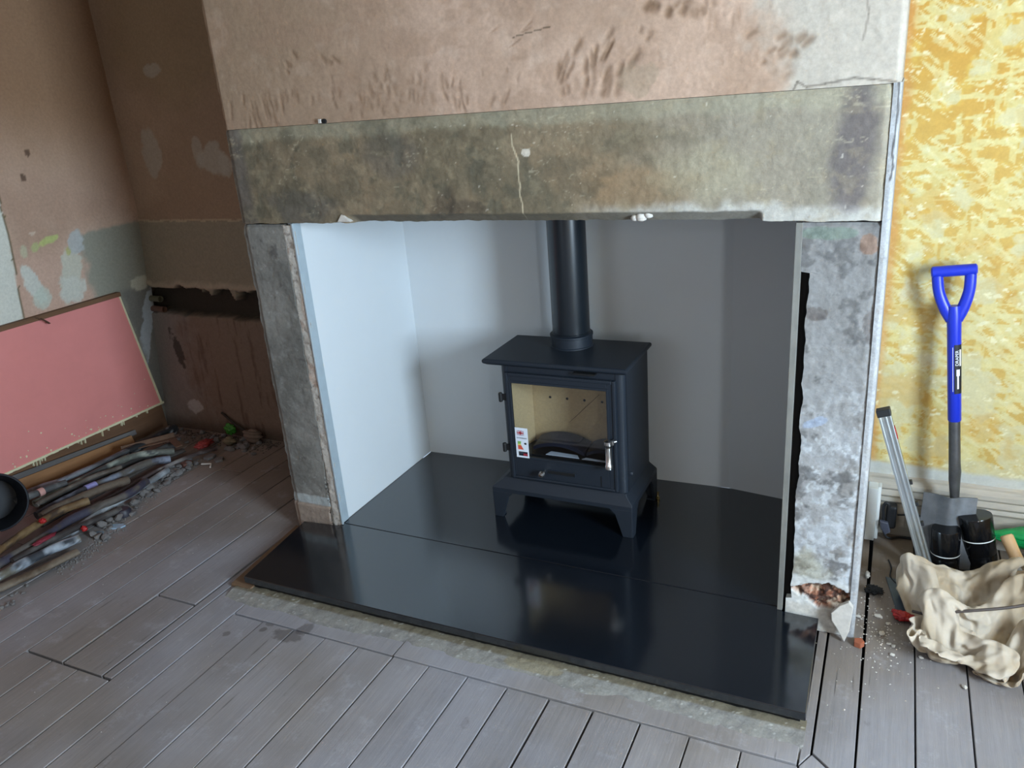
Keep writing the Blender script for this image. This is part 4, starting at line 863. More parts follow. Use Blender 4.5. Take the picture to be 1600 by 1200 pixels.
# singled out pieces of rubble
def shard(name, poly, z0, th, m_, label, cat, bev=.001):
    return tag(MB().prism(poly, 2, z0, z0+th).build(name, m_, None, bevel=bev, seg=1), label, cat)
def ngon(cx, cy, r, n, seed, sx=1, sy=1, rot=0):
    r2 = random.Random(seed); pts = []
    for k in range(n):
        a_ = 2*math.pi*k/n; q = r*r2.uniform(.75, 1.1); px, py = q*math.cos(a_)*sx, q*math.sin(a_)*sy
        pts.append((cx+px*math.cos(rot)-py*math.sin(rot), cy+px*math.sin(rot)+py*math.cos(rot)))
    return pts
shard('slate_flake', ngon(-.855, .385, .030, 6, 1), 0, .012, M['pebble'], 'largest flat grey stone flake beside the thin rod', 'stone')
shard('slate_flake', ngon(-.790, .375, .026, 5, 2), 0, .012, M['pebble'], 'angular grey flake furthest right in the rubble edge', 'stone')
shard('brick_shard', ngon(-.895, .285, .028, 5, 3), 0, .022, mat('dark_brick', (96, 62, 52), rough=.9, var=.2), 'dark red brick shard among the grey stones', 'brick')
shard('glass_shard', ngon(-.735, -.235, .032, 6, 4, 1.4, .8, .5), 0, .006, mat('blue_grey_glass', (150, 172, 190), rough=.15, var=.2), 'shiny bluish glass shard at the edge of the rubble', 'glass shard')
shard('glass_shard', ngon(-.752, -.300, .022, 5, 14, 1.2, .8, .2), 0, .008, mat('pale_grey_glass', (120, 134, 146), rough=.2, var=.2), 'smaller grey shard just in front of the bluish one', 'glass shard')
tag(MB().lathe([(.018, 0), (.030, .004), (.031, .022), (.024, .032), (.004, .034)], (-.785, -.155, 0), (0, 0, 1), 20).build('rubber_knob', mat('dusty_black_knob', (46, 44, 54), rough=.5), None, smooth=True), 'round dark purplish knob in the rubble', 'knob')
MB().tube([(-.83, .31, .008), (-.79, .33, .006), (-.765, .30, .006)], .004, 8).build('splinter', M['pale'], None, smooth=True); tag(bpy.data.objects['splinter'], 'pale wood splinter on the rubble beside the brick shard', 'splinter')
def crumple(name, c, s, m_, label, cat, seed, n=12, sq=.5, parent=None):
    b = bmesh.new(); bmesh.ops.create_icosphere(b, subdivisions=4, radius=1)
    for v in b.verts:
        p = v.co.copy(); d_ = 1+(abs(float(vn(np.array(p.x*n*.25+seed), np.array(p.y*n*.25+p.z*2)))-.5)*.9-.2)+ (abs(float(vn(np.array(p.z*n*.3+seed*3), np.array(p.x*n*.3)))-.5)*.6-.15)
        v.co = Vector((p.x*s[0], p.y*s[1], p.z*s[2]))*d_
    zm = min(v.co.z for v in b.verts)
    for v in b.verts: v.co += Vector((c[0], c[1], c[2]-zm))
    me = bpy.data.meshes.new(name); b.to_mesh(me); b.free(); me.shade_smooth()
    return tag(link(name, me, m_, parent), label, cat)
crumple('red_wrapper', (-.955, .455, .012), (.034, .055, .016), mat('dull_red_wrapper', (150, 56, 54), rough=.5, var=.2), 'crumpled dull red wrapper by the rusty bracket', 'wrapper', 3)
crumple('red_chip', (-.892, -.413, .088), (.017, .012, .010), M['red'], 'bright red chip lying on the sticks, nearer the bucket', 'plastic chip', 4)
crumple('red_chip', (-.778, -.335, .030), (.014, .011, .012), M['red'], 'bright red chip by the end of the bent whitish pipe', 'plastic chip', 5)
crumple('red_rag', (-.812, -.470, .062), (.016, .05, .006), mat('dark_red_scrap', (120, 34, 50), rough=.6), 'thin dark red scrap between the sticks', 'scrap', 6)
crumple('green_scrap', (-.920, .600, .02), (.035, .018, .030), M['leaf'], 'crumpled bright green scrap against the alcove wall', 'scrap', 7)
crumple('tan_stone', (-.765, .590, .0), (.062, .032, .036), mat('tan_cobble', (112, 96, 82), rough=.9, var=.15, scale=40), 'rounded tan cobble beside the green scrap', 'stone', 8, n=2)
crumple('tan_stone', (-.872, .535, .0), (.040, .025, .018), mat('ochre_stone', (116, 104, 80), rough=.9, var=.15), 'flat ochre stone right of the red wrapper', 'stone', 9, n=3)
MB().tube([(-.985, .628, .120), (-.90, .615, .075), (-.83, .605, .050), (-.80, .60, .03)], .006, 8).build('twig', mat('dark_twig', (52, 44, 36), rough=.9), None, smooth=True); tag(bpy.data.objects['twig'], 'dark twig leaning on the alcove wall above the green scrap', 'twig')
for k, (z, lab) in enumerate(((.686, 'upper of two brown pipe ends projecting from the dark chase'), (.634, 'lower of two brown pipe ends projecting from the dark chase'))):
    tag(MB().lathe([(.015, 0), (.015, .135), (.012, .135), (.012, .120)], (-1.380+.01*k, .655, z), (1, -.08, .01), 18).build('pipe_stub', mat('stub_%d' % k, ((92, 88, 68), (104, 74, 60))[k], rough=.5, var=.15), None, smooth=True), lab, 'pipe')

# ------------------------------------------------------------------ right corner: spade, level, cans, sheet
sp = empty('garden_spade', (2.205, .48, .0), 'spade with blue plastic D handle leaning against the yellow wall', 'spade')
A = Vector((2.204, .505, .215)); Bp = Vector((2.147, .545, .775)); dr = (Bp-A).normalized()
side = Vector((1, 0, 0)); side = (side-dr*side.dot(dr)).normalized(); nrm = side.cross(dr)
def sp_pt(t, s=0, n_=0): return A+dr*t+side*s+nrm*n_
Ls = (Bp-A).length
MB().tube([sp_pt(-.06, 0, -.004), sp_pt(-.01, 0, -.004), sp_pt(.06, 0, -.008), sp_pt(.09, .001, -.003), sp_pt(.12), sp_pt(.265)], [.008, .0125, .0165, .0175, .0165, .0160], 20).build('socket', M['steel'], sp, smooth=True)
MB().tube([sp_pt(.255), sp_pt(.258), sp_pt(Ls-.02), sp_pt(Ls+.02), sp_pt(Ls+.045)], [.0165, .0185, .0190, .0205, .018], 24).build('sleeve', M['blue'], sp, smooth=True)
g = MB(); top_ = Ls+.152
for s_ in (-1, 1):
    q = spline([sp_pt(Ls+.005, s_*.006), sp_pt(Ls+.04, s_*.024), sp_pt(Ls+.085, s_*.038), sp_pt(Ls+.125, s_*.042), sp_pt(top_-.010, s_*.042)], 6)
    g.tube(q, [.0135-.002*min(1, i/12) for i in range(len(q))], 12, 1.35, upv=side)
g.tube([sp_pt(top_-.004, -.059), sp_pt(top_-.004, -.055), sp_pt(top_-.004, .055), sp_pt(top_-.004, .059)], [.012, .0165, .0165, .012], 18)
gr = g.build('grip', M['blue'], sp, smooth=True)
# label
lab = MB(); 
def curved_label(t0, t1, a0, a1, r, n=10):
    mb = MB(); vs = []
    for t in (t0, t1):
        for i in range(n+1):
            a_ = a0+(a1-a0)*i/n; vs.append(sp_pt(t, math.sin(a_)*r, 0)-nrm*-1*0+(-nrm if nrm.y > 0 else nrm)*math.cos(a_)*r)
    return mb.add(vs, [(i, i+1, n+2+i, n+1+i) for i in range(n)])
lb = curved_label(.345, .495, -.05, 1.25, .0193).build('label', dk, sp)
WH = flatm('label_white', (225, 228, 235))
curved_label(.352, .488, -.28, -.20, .0196).build('label_line', WH, lb)
out = (-nrm if nrm.y > 0 else nrm); rotm = Matrix((-dr*-1, side, Vector((0, 0, 0)))).transposed()
def lab_text(txt, t, ang, size, name):
    o3 = side*math.sin(ang)+out*math.cos(ang); xa = dr; ya = o3.cross(xa); mt3 = Matrix((xa, ya, o3)).transposed()
    text(name, txt, size, A+dr*t+o3*.0198, mt3, WH, lb, .0002)
lab_text('DRAPER', .455, .35, .013, 'lettering'); curved_label(.430, .480, .72, 1.0, .0197, 4).build('label_band', WH, lb)
curved_label(.36, .40, .35, .60, .0197, 4).build('label_figure', WH, lb); curved_label(.40, .42, .25, .75, .0197, 4).build('label_figure', WH, lb)
# blade
nu_, nv_ = 17, 13; U, V = np.meshgrid(np.linspace(-1, 1, nu_), np.linspace(0, 1, nv_)); vs = []; fs = []
for layer in (0, 1):
    for j in range(nv_):
        for i in range(nu_):
            u, v = U[j, i], V[j, i]; w_ = .074+.003*v; ridge = max(0, .018*(1-v*1.3)*math.exp(-(u/.34)**2))
            P_ = Vector((2.192+u*w_-.006*v, .512-.075*v, .222-.212*v))+Vector((0, -1, -.0))*(ridge+.004*(1-u*u))+Vector((0, .003, 0))*layer; vs.append(P_)
N_ = nu_*nv_
for j in range(nv_-1):
    for i in range(nu_-1):
        a_ = j*nu_+i; fs.append((a_, a_+1, a_+nu_+1, a_+nu_)); fs.append((a_+N_, a_+N_+nu_, a_+N_+nu_+1, a_+N_+1))
for i in range(nu_-1): fs += [(i, i+N_, i+1+N_, i+1), ((nv_-1)*nu_+i, (nv_-1)*nu_+i+1, (nv_-1)*nu_+i+1+N_, (nv_-1)*nu_+i+N_)]
for j in range(nv_-1): fs += [(j*nu_, (j+1)*nu_, (j+1)*nu_+N_, j*nu_+N_), (j*nu_+nu_-1, j*nu_+nu_-1+N_, (j+1)*nu_+nu_-1+N_, (j+1)*nu_+nu_-1)]
MB().add(vs, fs).build('blade', mat('muddy_blade', (92, 94, 98), rough=.5, metal=.45, var=.35, scale=18, bump=.3), sp, smooth=True)

# aluminium level
lv = empty('spirit_level', (2.14, .38, 0), 'aluminium bar level with black end cap leaning on the edge of the jamb', 'spirit level')
T0 = Vector((1.980, .43, .525)); T1 = Vector((2.150, .372, .010)); d_ = (T1-T0).normalized(); s1 = (Vector((1, 0, 0))-d_*d_.x).normalized(); n1_ = d_.cross(s1)
if n1_.y > 0: n1_ = -n1_
def bar(mb, t0, t1, a0, a1, b0, b1):
    a0, a1, b0, b1 = a0*1.35, a1*1.35, b0*1.35, b1*1.35; vs = [T0+d_*t+s1*a_+n1_*b_ for t in (t0, t1) for a_, b_ in ((a0, b0), (a1, b0), (a1, b1), (a0, b1))]
    return mb.add(vs, [(0, 1, 2, 3), (7, 6, 5, 4)]+[(i, i+4, (i+1) % 4+4, (i+1) % 4) for i in range(4)])
LL = (T1-T0).length
mb = bar(MB(), .02, LL, -.014, .012, -.012, .010); bar(mb, .02, LL, -.014, -.009, .010, .013); bar(mb, .02, LL, -.001, .003, .010, .013); bar(mb, .02, LL, .008, .012, .010, .013)
mb.build('bar', M['alu'], lv, bevel=.001)
bar(MB(), 0, .022, -.0155, .0135, -.0135, .0145).build('end_cap', M['rubber'], lv, bevel=.002)
bar(MB(), .06, .10, .012, .0135, -.008, .006).build('red_vial_mark', M['red'], lv, bevel=.0005)
for t in (.235, .305, .37): bar(MB(), t, t+.012, .012, .018, -.006, .006).build('clip', M['rubber'], lv, bevel=.001)

# black cans
def can(c, ax_, r, h_, label, ring):
    t = empty('black_can', c, label, 'can', 'black cans in front of the spade')
    MB().lathe([(r*.94, 0), (r, .003), (r, h_*.30), (r*.985, h_*.31), (r*.985, h_*.32), (r, h_*.33), (r, h_-.004), (r*.97, h_)], c, ax_, 48).build('can_body', M['black'], t, smooth=True)
    MB().lathe([(r+.0006, ring), (r+.0006, ring+.0035)], c, ax_, 48, cap=False).build('white_ring', M['whitepaint'], t, smooth=True)
can((2.195, .445, .0), (-.06, .04, 1), .041, .138, 'shorter glossy black can in front of the spade blade', .055)
can((2.298, .480, .0), (-.20, .06, 1), .047, .180, 'taller glossy black can leaning in front of the spade blade', .105)

# green bag
b = bmesh.new(); bmesh.ops.create_icosphere(b, subdivisions=5, radius=1)
for v in b.verts:
    p = v.co.copy(); t = (p.x+1)/2; wd = .25+.75*math.sin(min(1, t*1.4)*math.pi/2)
    rdg = abs(float(vn(np.array(p.x*3+4), np.array(math.atan2(p.z, p.y)*2.2+9)))-.5)*2; rdg2 = abs(float(vn(np.array(p.x*6), np.array(math.atan2(p.z, p.y)*5)))-.5)*2
    k = 1+.28*(rdg-.5)+.12*(rdg2-.5); v.co = Vector((2.285+t*.44, .535+p.y*.060*wd*k, max(.002, .092+t*.01+p.z*.062*wd*k)))
me = bpy.data.meshes.new('bag'); b.to_mesh(me); b.free(); me.shade_smooth(); tag(link('green_bag', me, M['green']), 'shiny green plastic bag lying along the skirting', 'bag')
# wooden handle
wh = empty('tool_handle', (2.40, .40, 0), 'pale wooden tool handle with white ferrule propped behind the dust sheet', 'tool handle')
Ha, Hb = Vector((2.345, .452, .142)), Vector((2.395, .405, .050)); hdr = (Hb-Ha)
MB().tube([Ha, Ha+hdr*.04, Ha+hdr*.5, Ha+hdr*.78], [.015, .0185, .0175, .0185], 20).build('handle', M['beech'], wh, smooth=True)
MB().tube([Ha+hdr*.78, Ha+hdr*1.0], .020, 20).build('ferrule', M['whitepaint'], wh, smooth=True)
MB().tube([Ha+hdr*1.0, Ha+hdr*1.5], .017, 20).build('shank', M['rubber'], wh, smooth=True)

# white board offcut, plug and cables
wo = MB().prism([(1.958, .0), (1.988, .0), (1.988, .195), (1.958, .195)], 1, .545, .596).box(1.988, 1.998, .56, .596, .0, .195).build('white_offcut', M['whitepaint'], None, bevel=.002); tag(wo, 'white painted timber offcut standing behind the right jamb', 'offcut')
pg = empty('black_plug', (2.03, .575, 0), 'black plug with looped strain relief lying against the skirting', 'plug')
MB().box(2.018, 2.050, .560, .598, .045, .128).build('plug_body', M['rubber'], pg, bevel=.008, seg=3)
MB().tube(spline([(2.012, .565, .075), (2.008, .562, .115), (2.013, .562, .138), (2.023, .562, .135), (2.026, .562, .115)], 6), .005, 10).build('loop', M['rubber'], pg, smooth=True)
MB().prism([(2.000, .078), (2.026, .074), (2.036, .040), (2.020, .028), (2.006, .050)], 1, .545, .560).build('cover', mat('grey_plug_cover', (74, 76, 88), rough=.4), pg, bevel=.003)
MB().tube(spline([(2.052, .585, .088), (2.10, .588, .093), (2.16, .59, .088), (2.25, .59, .075)], 8), .0032, 8).build('cable', M['rubber'], pg, smooth=True)
o = MB().tube(spline([(2.015, .572, .028), (2.03, .560, .012), (2.07, .585, .006), (2.13, .588, .006), (2.22, .588, .006)], 8), .0042, 8).build('floor_cable', M['rubber'], None, smooth=True); tag(o, 'black cable along the foot of the skirting', 'cable')
o = MB().tube(spline([(2.036, .435, .003), (2.045, .39, .003), (2.043, .34, .003), (2.06, .305, .004), (2.085, .29, .004)], 8), .0022, 8).build('wire', M['rubber'], None, smooth=True); tag(o, 'thin curled black wire on the boards behind the dust sheet', 'wire')
crumple('black_scrap', (1.999, .235, 0), (.030, .020, .012), M['dark'], 'flat black scrap on the boards right of the jamb', 'scrap', 14)
shard('scraper_blade', [(2.030, .335), (2.075, .325), (2.120, .17), (2.062, .165)], .0, .004, mat('blue_grey_steel', (96, 106, 116), rough=.4, metal=.5), 'blue grey scraper blade half under the dust sheet', 'scraper')
o = crumple('red_rubber_scrap', (2.082, .128, 0), (.034, .022, .012), M['red'], 'bright red rubber scrap at the left edge of the dust sheet', 'scrap', 15)
o = MB().tube([(2.052, .150, .010), (2.078, .136, .014), (2.11, .118, .012)], [.006, .009, .008], 10).tube([(2.060, .120, .008), (2.085, .118, .012)], [.005, .007], 10).build('rubber_strip', M['red'], bpy.data.objects['red_rubber_scrap'], smooth=True)
shard('brick_chip', ngon(1.972, -.030, .017, 5, 21), 0, .016, M['brick'], 'orange brick chip on the boards at the foot of the right jamb', 'brick')
crumple('wood_shaving', (1.979, .322, 0), (.007, .022, .006), M['pale'], 'curled pale shaving beside the right jamb', 'shaving', 16)
for k, (x, y, s, l_) in enumerate([(1.963, .100, .012, 'white plaster piece closest to the jamb side'), (2.016, .118, .014, 'long white plaster piece by the board joint'), (2.040, .092, .009, 'small white plaster piece left of the red scrap'), (2.028, .040, .012, 'grey white plaster piece in the middle of the crumbs'),
                                   (2.058, -.005, .009, 'right one of two close white crumbs'), (2.046, .002, .008, 'left one of two close white crumbs'), (2.055, -.045, .010, 'white chip below the two close crumbs'), (2.190, .0, .008, 'white chip on the board below the dust sheet'), (2.222, -.115, .012, 'white flake nearest the bottom right board joint'), (2.125, -.03, .009, 'grey chip by the joint left of the dust sheet')]):
    put(pales[k % 4], 'plaster_piece', x, y, 0, s, l_, 'plaster', 'plaster pieces on the boards right of the fireplace')

# dust sheet: a coarse net of fold points in millimetres (x from 2000, y, z), row by row across the sheet; subdivision rounds the folds
FOLDS = [
    [(110,-70,70),(127,-73,73),(124,-74,72),(140,-80,72),(144,-88,69),(152,-74,69),(150,-82,58),(169,-77,54),(171,-68,46),(190,-65,39),(196,-61,39),(192,-50,34),(203,-63,32),(211,-55,32),(227,-54,27),(237,-73,29),(241,-81,32),(251,-88,38),(257,-95,45),(272,-101,40),(291,-101,38),(285,-87,36),(299,-100,34),(296,-100,31),(280,-100,29),(258,-93,24),(244,-74,22),(230,-54,19),(234,-62,11),(256,-61,9),(256,-77,9),(269,-74,12),(277,-66,17),(285,-83,17),(302,-91,14),(320,-98,21),(317,-94,35),(336,-92,45),(330,-75,59),(350,-82,58),(365,-86,70),(377,-92,68),(386,-82,77),(394,-87,71),(406,-84,76),(423,-78,77),(424,-60,78),(435,-68,72),(456,-69,72),(469,-54,68),(482,-61,63),(495,-60,59),(502,-65,51),(513,-64,58),(530,-66,56)],
    [(107,-66,70),(123,-60,78),(131,-67,69),(125,-79,64),(144,-65,66),(144,-77,57),(161,-63,61),(164,-59,53),(182,-59,52),(188,-52,47),(204,-53,47),(207,-53,38),(215,-55,39),(217,-59,35),(235,-67,35),(253,-61,33),(252,-69,43),(268,-72,44),(282,-83,47),(290,-86,49),(300,-88,49),(308,-89,42),(301,-78,38),(312,-86,29),(289,-91,23),(262,-87,23),(250,-66,29),(242,-54,18),(239,-48,7),(252,-64,5),(272,-67,6),(275,-85,10),(285,-76,13),(294,-68,17),(312,-82,17),(326,-94,17),(333,-94,32),(326,-82,45),(347,-80,54),(351,-66,66),(367,-76,65),(378,-73,69),(394,-73,68),(396,-62,77),(406,-64,68),(413,-55,73),(428,-64,66),(442,-52,69),(451,-58,61),(468,-59,58),(480,-50,56),(490,-57,52),(502,-48,55),(513,-58,50),(522,-47,57)],
    [(109,-49,70),(118,-52,68),(131,-49,67),(124,-58,59),(139,-59,53),(151,-54,56),(163,-50,51),(180,-42,56),(175,-46,45),(191,-44,44),(198,-39,41),(209,-42,43),(223,-41,38),(232,-53,42),(240,-58,45),(253,-51,44),(271,-59,50),(285,-72,56),(297,-66,53),(306,-75,57),(313,-66,50),(322,-76,49),(316,-72,41),(303,-74,34),(297,-74,21),(273,-82,23),(257,-81,22),(250,-55,18),(249,-32,8),(260,-51,1),(273,-67,2),(286,-79,4),(298,-84,10),(304,-63,9),(312,-69,18),(332,-78,19),(330,-83,31),(341,-82,40),(341,-68,54),(362,-66,57),(371,-61,59),(377,-56,65),(389,-64,62),(405,-63,64),(410,-45,63),(422,-53,61),(433,-40,62),(449,-51,54),(461,-37,57),(466,-46,49),(479,-51,46),(491,-47,47),(504,-54,46),(516,-41,51),(538,-49,51)],
    [(106,-32,70),(105,-41,60),(119,-40,56),(131,-36,60),(145,-35,55),(159,-34,52),(171,-29,54),(174,-36,42),(183,-25,48),(189,-30,40),(203,-34,37),(213,-34,39),(227,-30,44),(234,-41,35),(236,-50,45),(251,-62,54),(275,-60,59),(288,-54,64),(302,-51,62),(319,-53,63),(326,-58,54),(324,-54,49),(326,-60,42),(309,-59,33),(297,-58,27),(283,-82,32),(257,-62,28),(255,-69,15),(264,-45,11),(272,-33,2),(279,-52,7),(292,-62,5),(306,-69,2),(322,-74,7),(330,-71,14),(329,-67,25),(335,-69,32),(337,-63,44),(348,-62,50),(354,-48,60),(374,-46,60),(386,-51,56),(398,-44,62),(404,-54,52),(413,-54,52),(424,-41,51),(439,-42,46),(450,-30,44),(463,-25,44),(468,-34,41),(484,-41,38),(489,-50,38),(502,-36,41),(517,-33,49),(536,-33,55)],
    [(111,-15,65),(109,-24,63),(124,-22,65),(143,-16,64),(153,-18,55),(167,-10,50),(167,-24,42),(180,-10,40),(192,-27,35),(194,-9,38),(206,-17,35),(216,-33,31),(221,-15,38),(241,-28,39),(243,-37,48),(258,-51,57),(271,-50,68),(290,-38,66),(308,-46,66),(317,-43,64),(318,-44,56),(336,-43,54),(331,-43,44),(312,-56,44),(295,-47,35),(273,-67,36),(271,-57,24),(260,-52,18),(271,-59,9),(283,-41,6),(289,-34,2),(302,-47,3),(314,-53,7),(323,-53,8),(336,-50,17),(330,-57,25),(332,-50,37),(349,-55,41),(349,-51,51),(363,-54,51),(377,-42,55),(389,-32,57),(399,-28,53),(401,-38,44),(414,-28,47),(426,-33,38),(434,-26,34),(450,-16,36),(461,-21,31),(474,-24,27),(480,-39,31),(495,-37,32),(511,-48,33),(525,-41,41),(540,-23,51)],
    [(123,-5,59),(128,-13,65),(123,-18,54),(140,-20,51),(150,-5,47),(164,-10,38),(171,-11,28),(176,-23,34),(191,-23,27),(198,-30,31),(208,-17,26),(224,-17,30),(237,-25,35),(239,-20,38),(239,-31,52),(261,-33,57),(282,-37,68),(293,-36,73),(308,-31,67),(327,-37,67),(333,-34,60),(332,-26,58),(329,-35,51),(307,-44,51),(285,-47,44),(271,-52,39),(277,-48,30),(261,-37,21),(272,-39,12),(291,-47,16),(301,-34,11),(311,-41,10),(302,-44,18),(318,-47,18),(327,-39,24),(342,-35,29),(349,-39,39),(346,-39,46),(357,-38,48),(364,-39,49),(373,-39,52),(380,-31,46),(388,-34,43),(402,-20,43),(412,-25,36),(423,-14,37),(430,-16,29),(443,-1,25),(448,-19,24),(462,-27,19),(472,-41,19),(490,-36,22),(514,-43,23),(533,-42,31),(551,-30,44)],
    [(115,-5,59),(128,5,59),(131,-2,46),(139,0,46),(144,-16,41),(156,-29,32),(171,-37,31),(178,-35,26),(191,-43,23),(190,-28,18),(205,-33,22),(219,-20,21),(238,-36,25),(246,-18,35),(242,-16,52),(256,-27,63),(275,-30,73),(294,-22,74),(312,-25,71),(320,-21,67),(338,-18,65),(328,-13,57),(316,-24,56),(312,-31,48),(289,-30,42),(271,-45,39),(259,-42,28),(266,-38,24),(276,-28,16),(290,-26,12),(297,-24,21),(311,-26,22),(322,-30,23),(320,-27,31),(338,-19,31),(333,-21,38),(344,-22,47),(357,-23,48),(351,-25,54),(355,-29,58),(373,-24,58),(386,-22,53),(386,-16,41),(404,-8,44),(402,-11,28),(420,5,28),(426,-5,18),(438,-17,17),(453,-17,11),(457,-26,13),(468,-34,7),(486,-34,12),(500,-31,23),(524,-33,31),(546,-23,39)],
    [(119,8,63),(116,-2,55),(127,0,46),(138,-18,39),(149,-27,31),(157,-47,31),(159,-50,25),(173,-48,20),(177,-43,20),(194,-47,16),(202,-31,11),(207,-28,17),(234,-25,17),(244,-21,31),(260,-18,47),(255,-12,65),(266,-20,74),(284,-15,69),(301,-16,75),(318,-9,75),(324,-3,69),(317,-10,64),(298,-18,58),(301,-15,49),(282,-31,42),(268,-28,39),(272,-35,35),(266,-20,25),(281,-21,20),(295,-15,21),(305,-7,15),(317,-12,21),(319,-8,29),(335,-5,29),(331,3,37),(345,-4,45),(355,-1,50),(351,-7,57),(362,-11,59),(356,-16,66),(369,-19,63),(376,-15,53),(383,-4,45),(394,5,40),(412,5,30),(423,9,18),(443,4,14),(440,-7,9),(445,-17,3),(460,-16,6),(471,-23,12),(479,-28,12),(501,-18,17),(524,-20,28),(537,-23,42)],
    [(112,11,66),(110,6,52),(112,-11,43),(125,-23,36),(141,-41,33),(144,-50,22),(156,-39,20),(166,-42,15),(179,-45,9),(183,-35,12),(196,-39,5),(216,-22,9),(225,-10,16),(244,-3,28),(251,-3,44),(255,4,60),(265,-5,72),(273,-1,73),(289,3,79),(299,-1,73),(302,-3,65),(309,7,59),(299,-4,52),(279,-17,47),(269,-16,44),(266,-20,35),(261,-24,30),(279,-13,34),(285,-7,24),(294,-1,21),(308,4,27),(323,11,24),(321,16,35),(336,21,37),(346,18,48),(338,17,56),(353,13,62),(364,12,63),(364,7,67),(368,4,70),(377,-14,65),(374,-5,56),(379,5,49),(385,6,33),(407,18,27),(431,17,20),(433,6,6),(450,7,8),(458,-2,2),(465,-11,6),(469,-13,12),(484,-10,12),(488,-23,25),(513,-23,32),(531,-8,43)],
    [(105,-4,71),(100,-5,56),(108,-5,40),(124,-24,32),(134,-37,28),(138,-44,17),(149,-34,12),(161,-43,7),(171,-33,10),(181,-31,4),(189,-30,11),(201,-14,5),(215,1,17),(231,9,27),(236,2,42),(242,-7,56),(246,-9,71),(261,6,79),(276,8,71),(287,19,70),(290,9,61),(284,-1,56),(282,-1,49),(275,-5,43),(268,-6,39),(253,-8,33),(265,-14,23),(275,-4,26),(286,6,30),(293,15,25),(308,18,27),(317,22,34),(332,35,33),(337,32,46),(348,39,53),(362,36,61),(356,36,71),(363,27,75),(366,21,78),(380,14,77),(387,-3,75),(383,7,61),(369,18,48),(387,24,35),(397,20,19),(423,21,12),(441,16,10),(452,14,1),(468,5,2),(480,-4,5),(470,1,16),(476,-14,22),(499,-8,27),(506,-20,39),(524,-21,46)],
    [(100,-22,72),(106,-19,57),(104,-17,42),(124,-14,33),(135,-27,24),(129,-33,17),(140,-35,5),(157,-30,4),(166,-27,6),(174,-21,10),(185,-16,15),(191,-5,11),(204,-5,25),(218,11,30),(222,-7,43),(235,1,54),(238,4,66),(247,8,69),(262,15,67),(267,29,65),(269,24,55),(272,16,50),(259,2,47),(264,16,37),(252,2,32),(264,1,22),(263,-2,15),(278,2,18),(278,19,25),(289,26,32),(305,36,28),(310,37,40),(331,45,46),(351,54,51),(346,51,65),(355,44,74),(369,53,78),(367,45,85),(366,33,88),(376,19,91),(396,10,84),(384,16,71),(380,29,57),(384,37,40),(397,38,23),(418,35,12),(442,31,6),(462,22,8),(465,10,8),(482,13,9),(486,4,19),(473,-3,26),(489,-14,32),(507,-7,40),(510,-17,48)],
    [(94,-41,73),(101,-36,58),(113,-33,44),(108,-17,29),(127,-22,22),(142,-19,18),(141,-24,7),(151,-19,5),(164,-12,2),(167,-15,9),(177,-6,14),(190,3,18),(204,14,24),(214,21,39),(218,3,45),(225,6,56),(229,17,63),(239,26,70),(247,19,64),(252,14,55),(243,18,53),(248,19,45),(250,18,37),(240,14,30),(258,22,23),(260,21,15),(269,18,7),(286,10,7),(288,21,16),(289,38,25),(302,48,36),(321,51,41),(323,58,54),(348,69,62),(357,64,72),(347,58,84),(359,55,89),(366,57,93),(367,49,99),(380,33,101),(393,29,89),(400,20,73),(389,15,59),(392,24,42),(405,34,28),(420,38,19),(438,38,18),(453,34,16),(459,22,18),(467,18,18),(476,13,23),(491,3,26),(487,-1,38),(499,-10,48),(517,-3,56)],
    [(79,-45,75),(86,-46,59),(97,-43,43),(114,-37,31),(113,-33,19),(129,-16,13),(143,-11,13),(147,-7,10),(158,1,7),(172,7,8),(177,-1,17),(186,14,24),(196,7,32),(200,8,40),(211,9,50),(217,19,59),(228,26,55),(233,34,62),(243,36,57),(239,33,52),(236,35,44),(230,32,39),(247,42,32),(257,36,24),(253,35,14),(271,34,10),(286,29,15),(293,31,5),(306,22,12),(307,35,23),(308,51,26),(320,65,41),(324,75,56),(338,72,71),(355,72,79),(348,70,90),(352,69,98),(365,66,104),(375,60,103),(391,49,102),(386,42,87),(384,28,72),(399,15,59),(404,10,43),(411,18,34),(428,34,27),(441,38,26),(456,46,25),(472,37,25),(483,31,24),(482,14,31),(482,10,37),(507,11,41),(509,3,49),(504,7,61)],
    [(77,-27,80),(88,-30,64),(89,-30,48),(97,-27,35),(104,-16,22),(117,-8,13),(130,0,13),(140,1,18),(156,5,18),(161,7,22),(167,-1,29),(181,11,30),(187,7,42),(191,7,49),(207,13,56),(215,25,63),(214,34,57),(218,45,60),(227,46,53),(230,44,43),(245,51,45),(245,49,32),(237,54,23),(250,56,15),(269,45,13),(280,48,21),(293,43,18),(308,38,14),(315,35,3),(322,39,18),(315,62,25),(316,74,42),(337,81,54),(341,85,74),(348,81,86),(356,85,93),(366,78,98),(365,81,111),(382,75,109),(396,61,98),(401,43,86),(401,34,78),(407,18,63),(416,10,52),(419,20,37),(431,18,35),(446,19,27),(460,29,29),(467,37,36),(474,36,38),(491,35,42),(502,18,46),(499,15,56),(518,25,57),(517,19,68)],
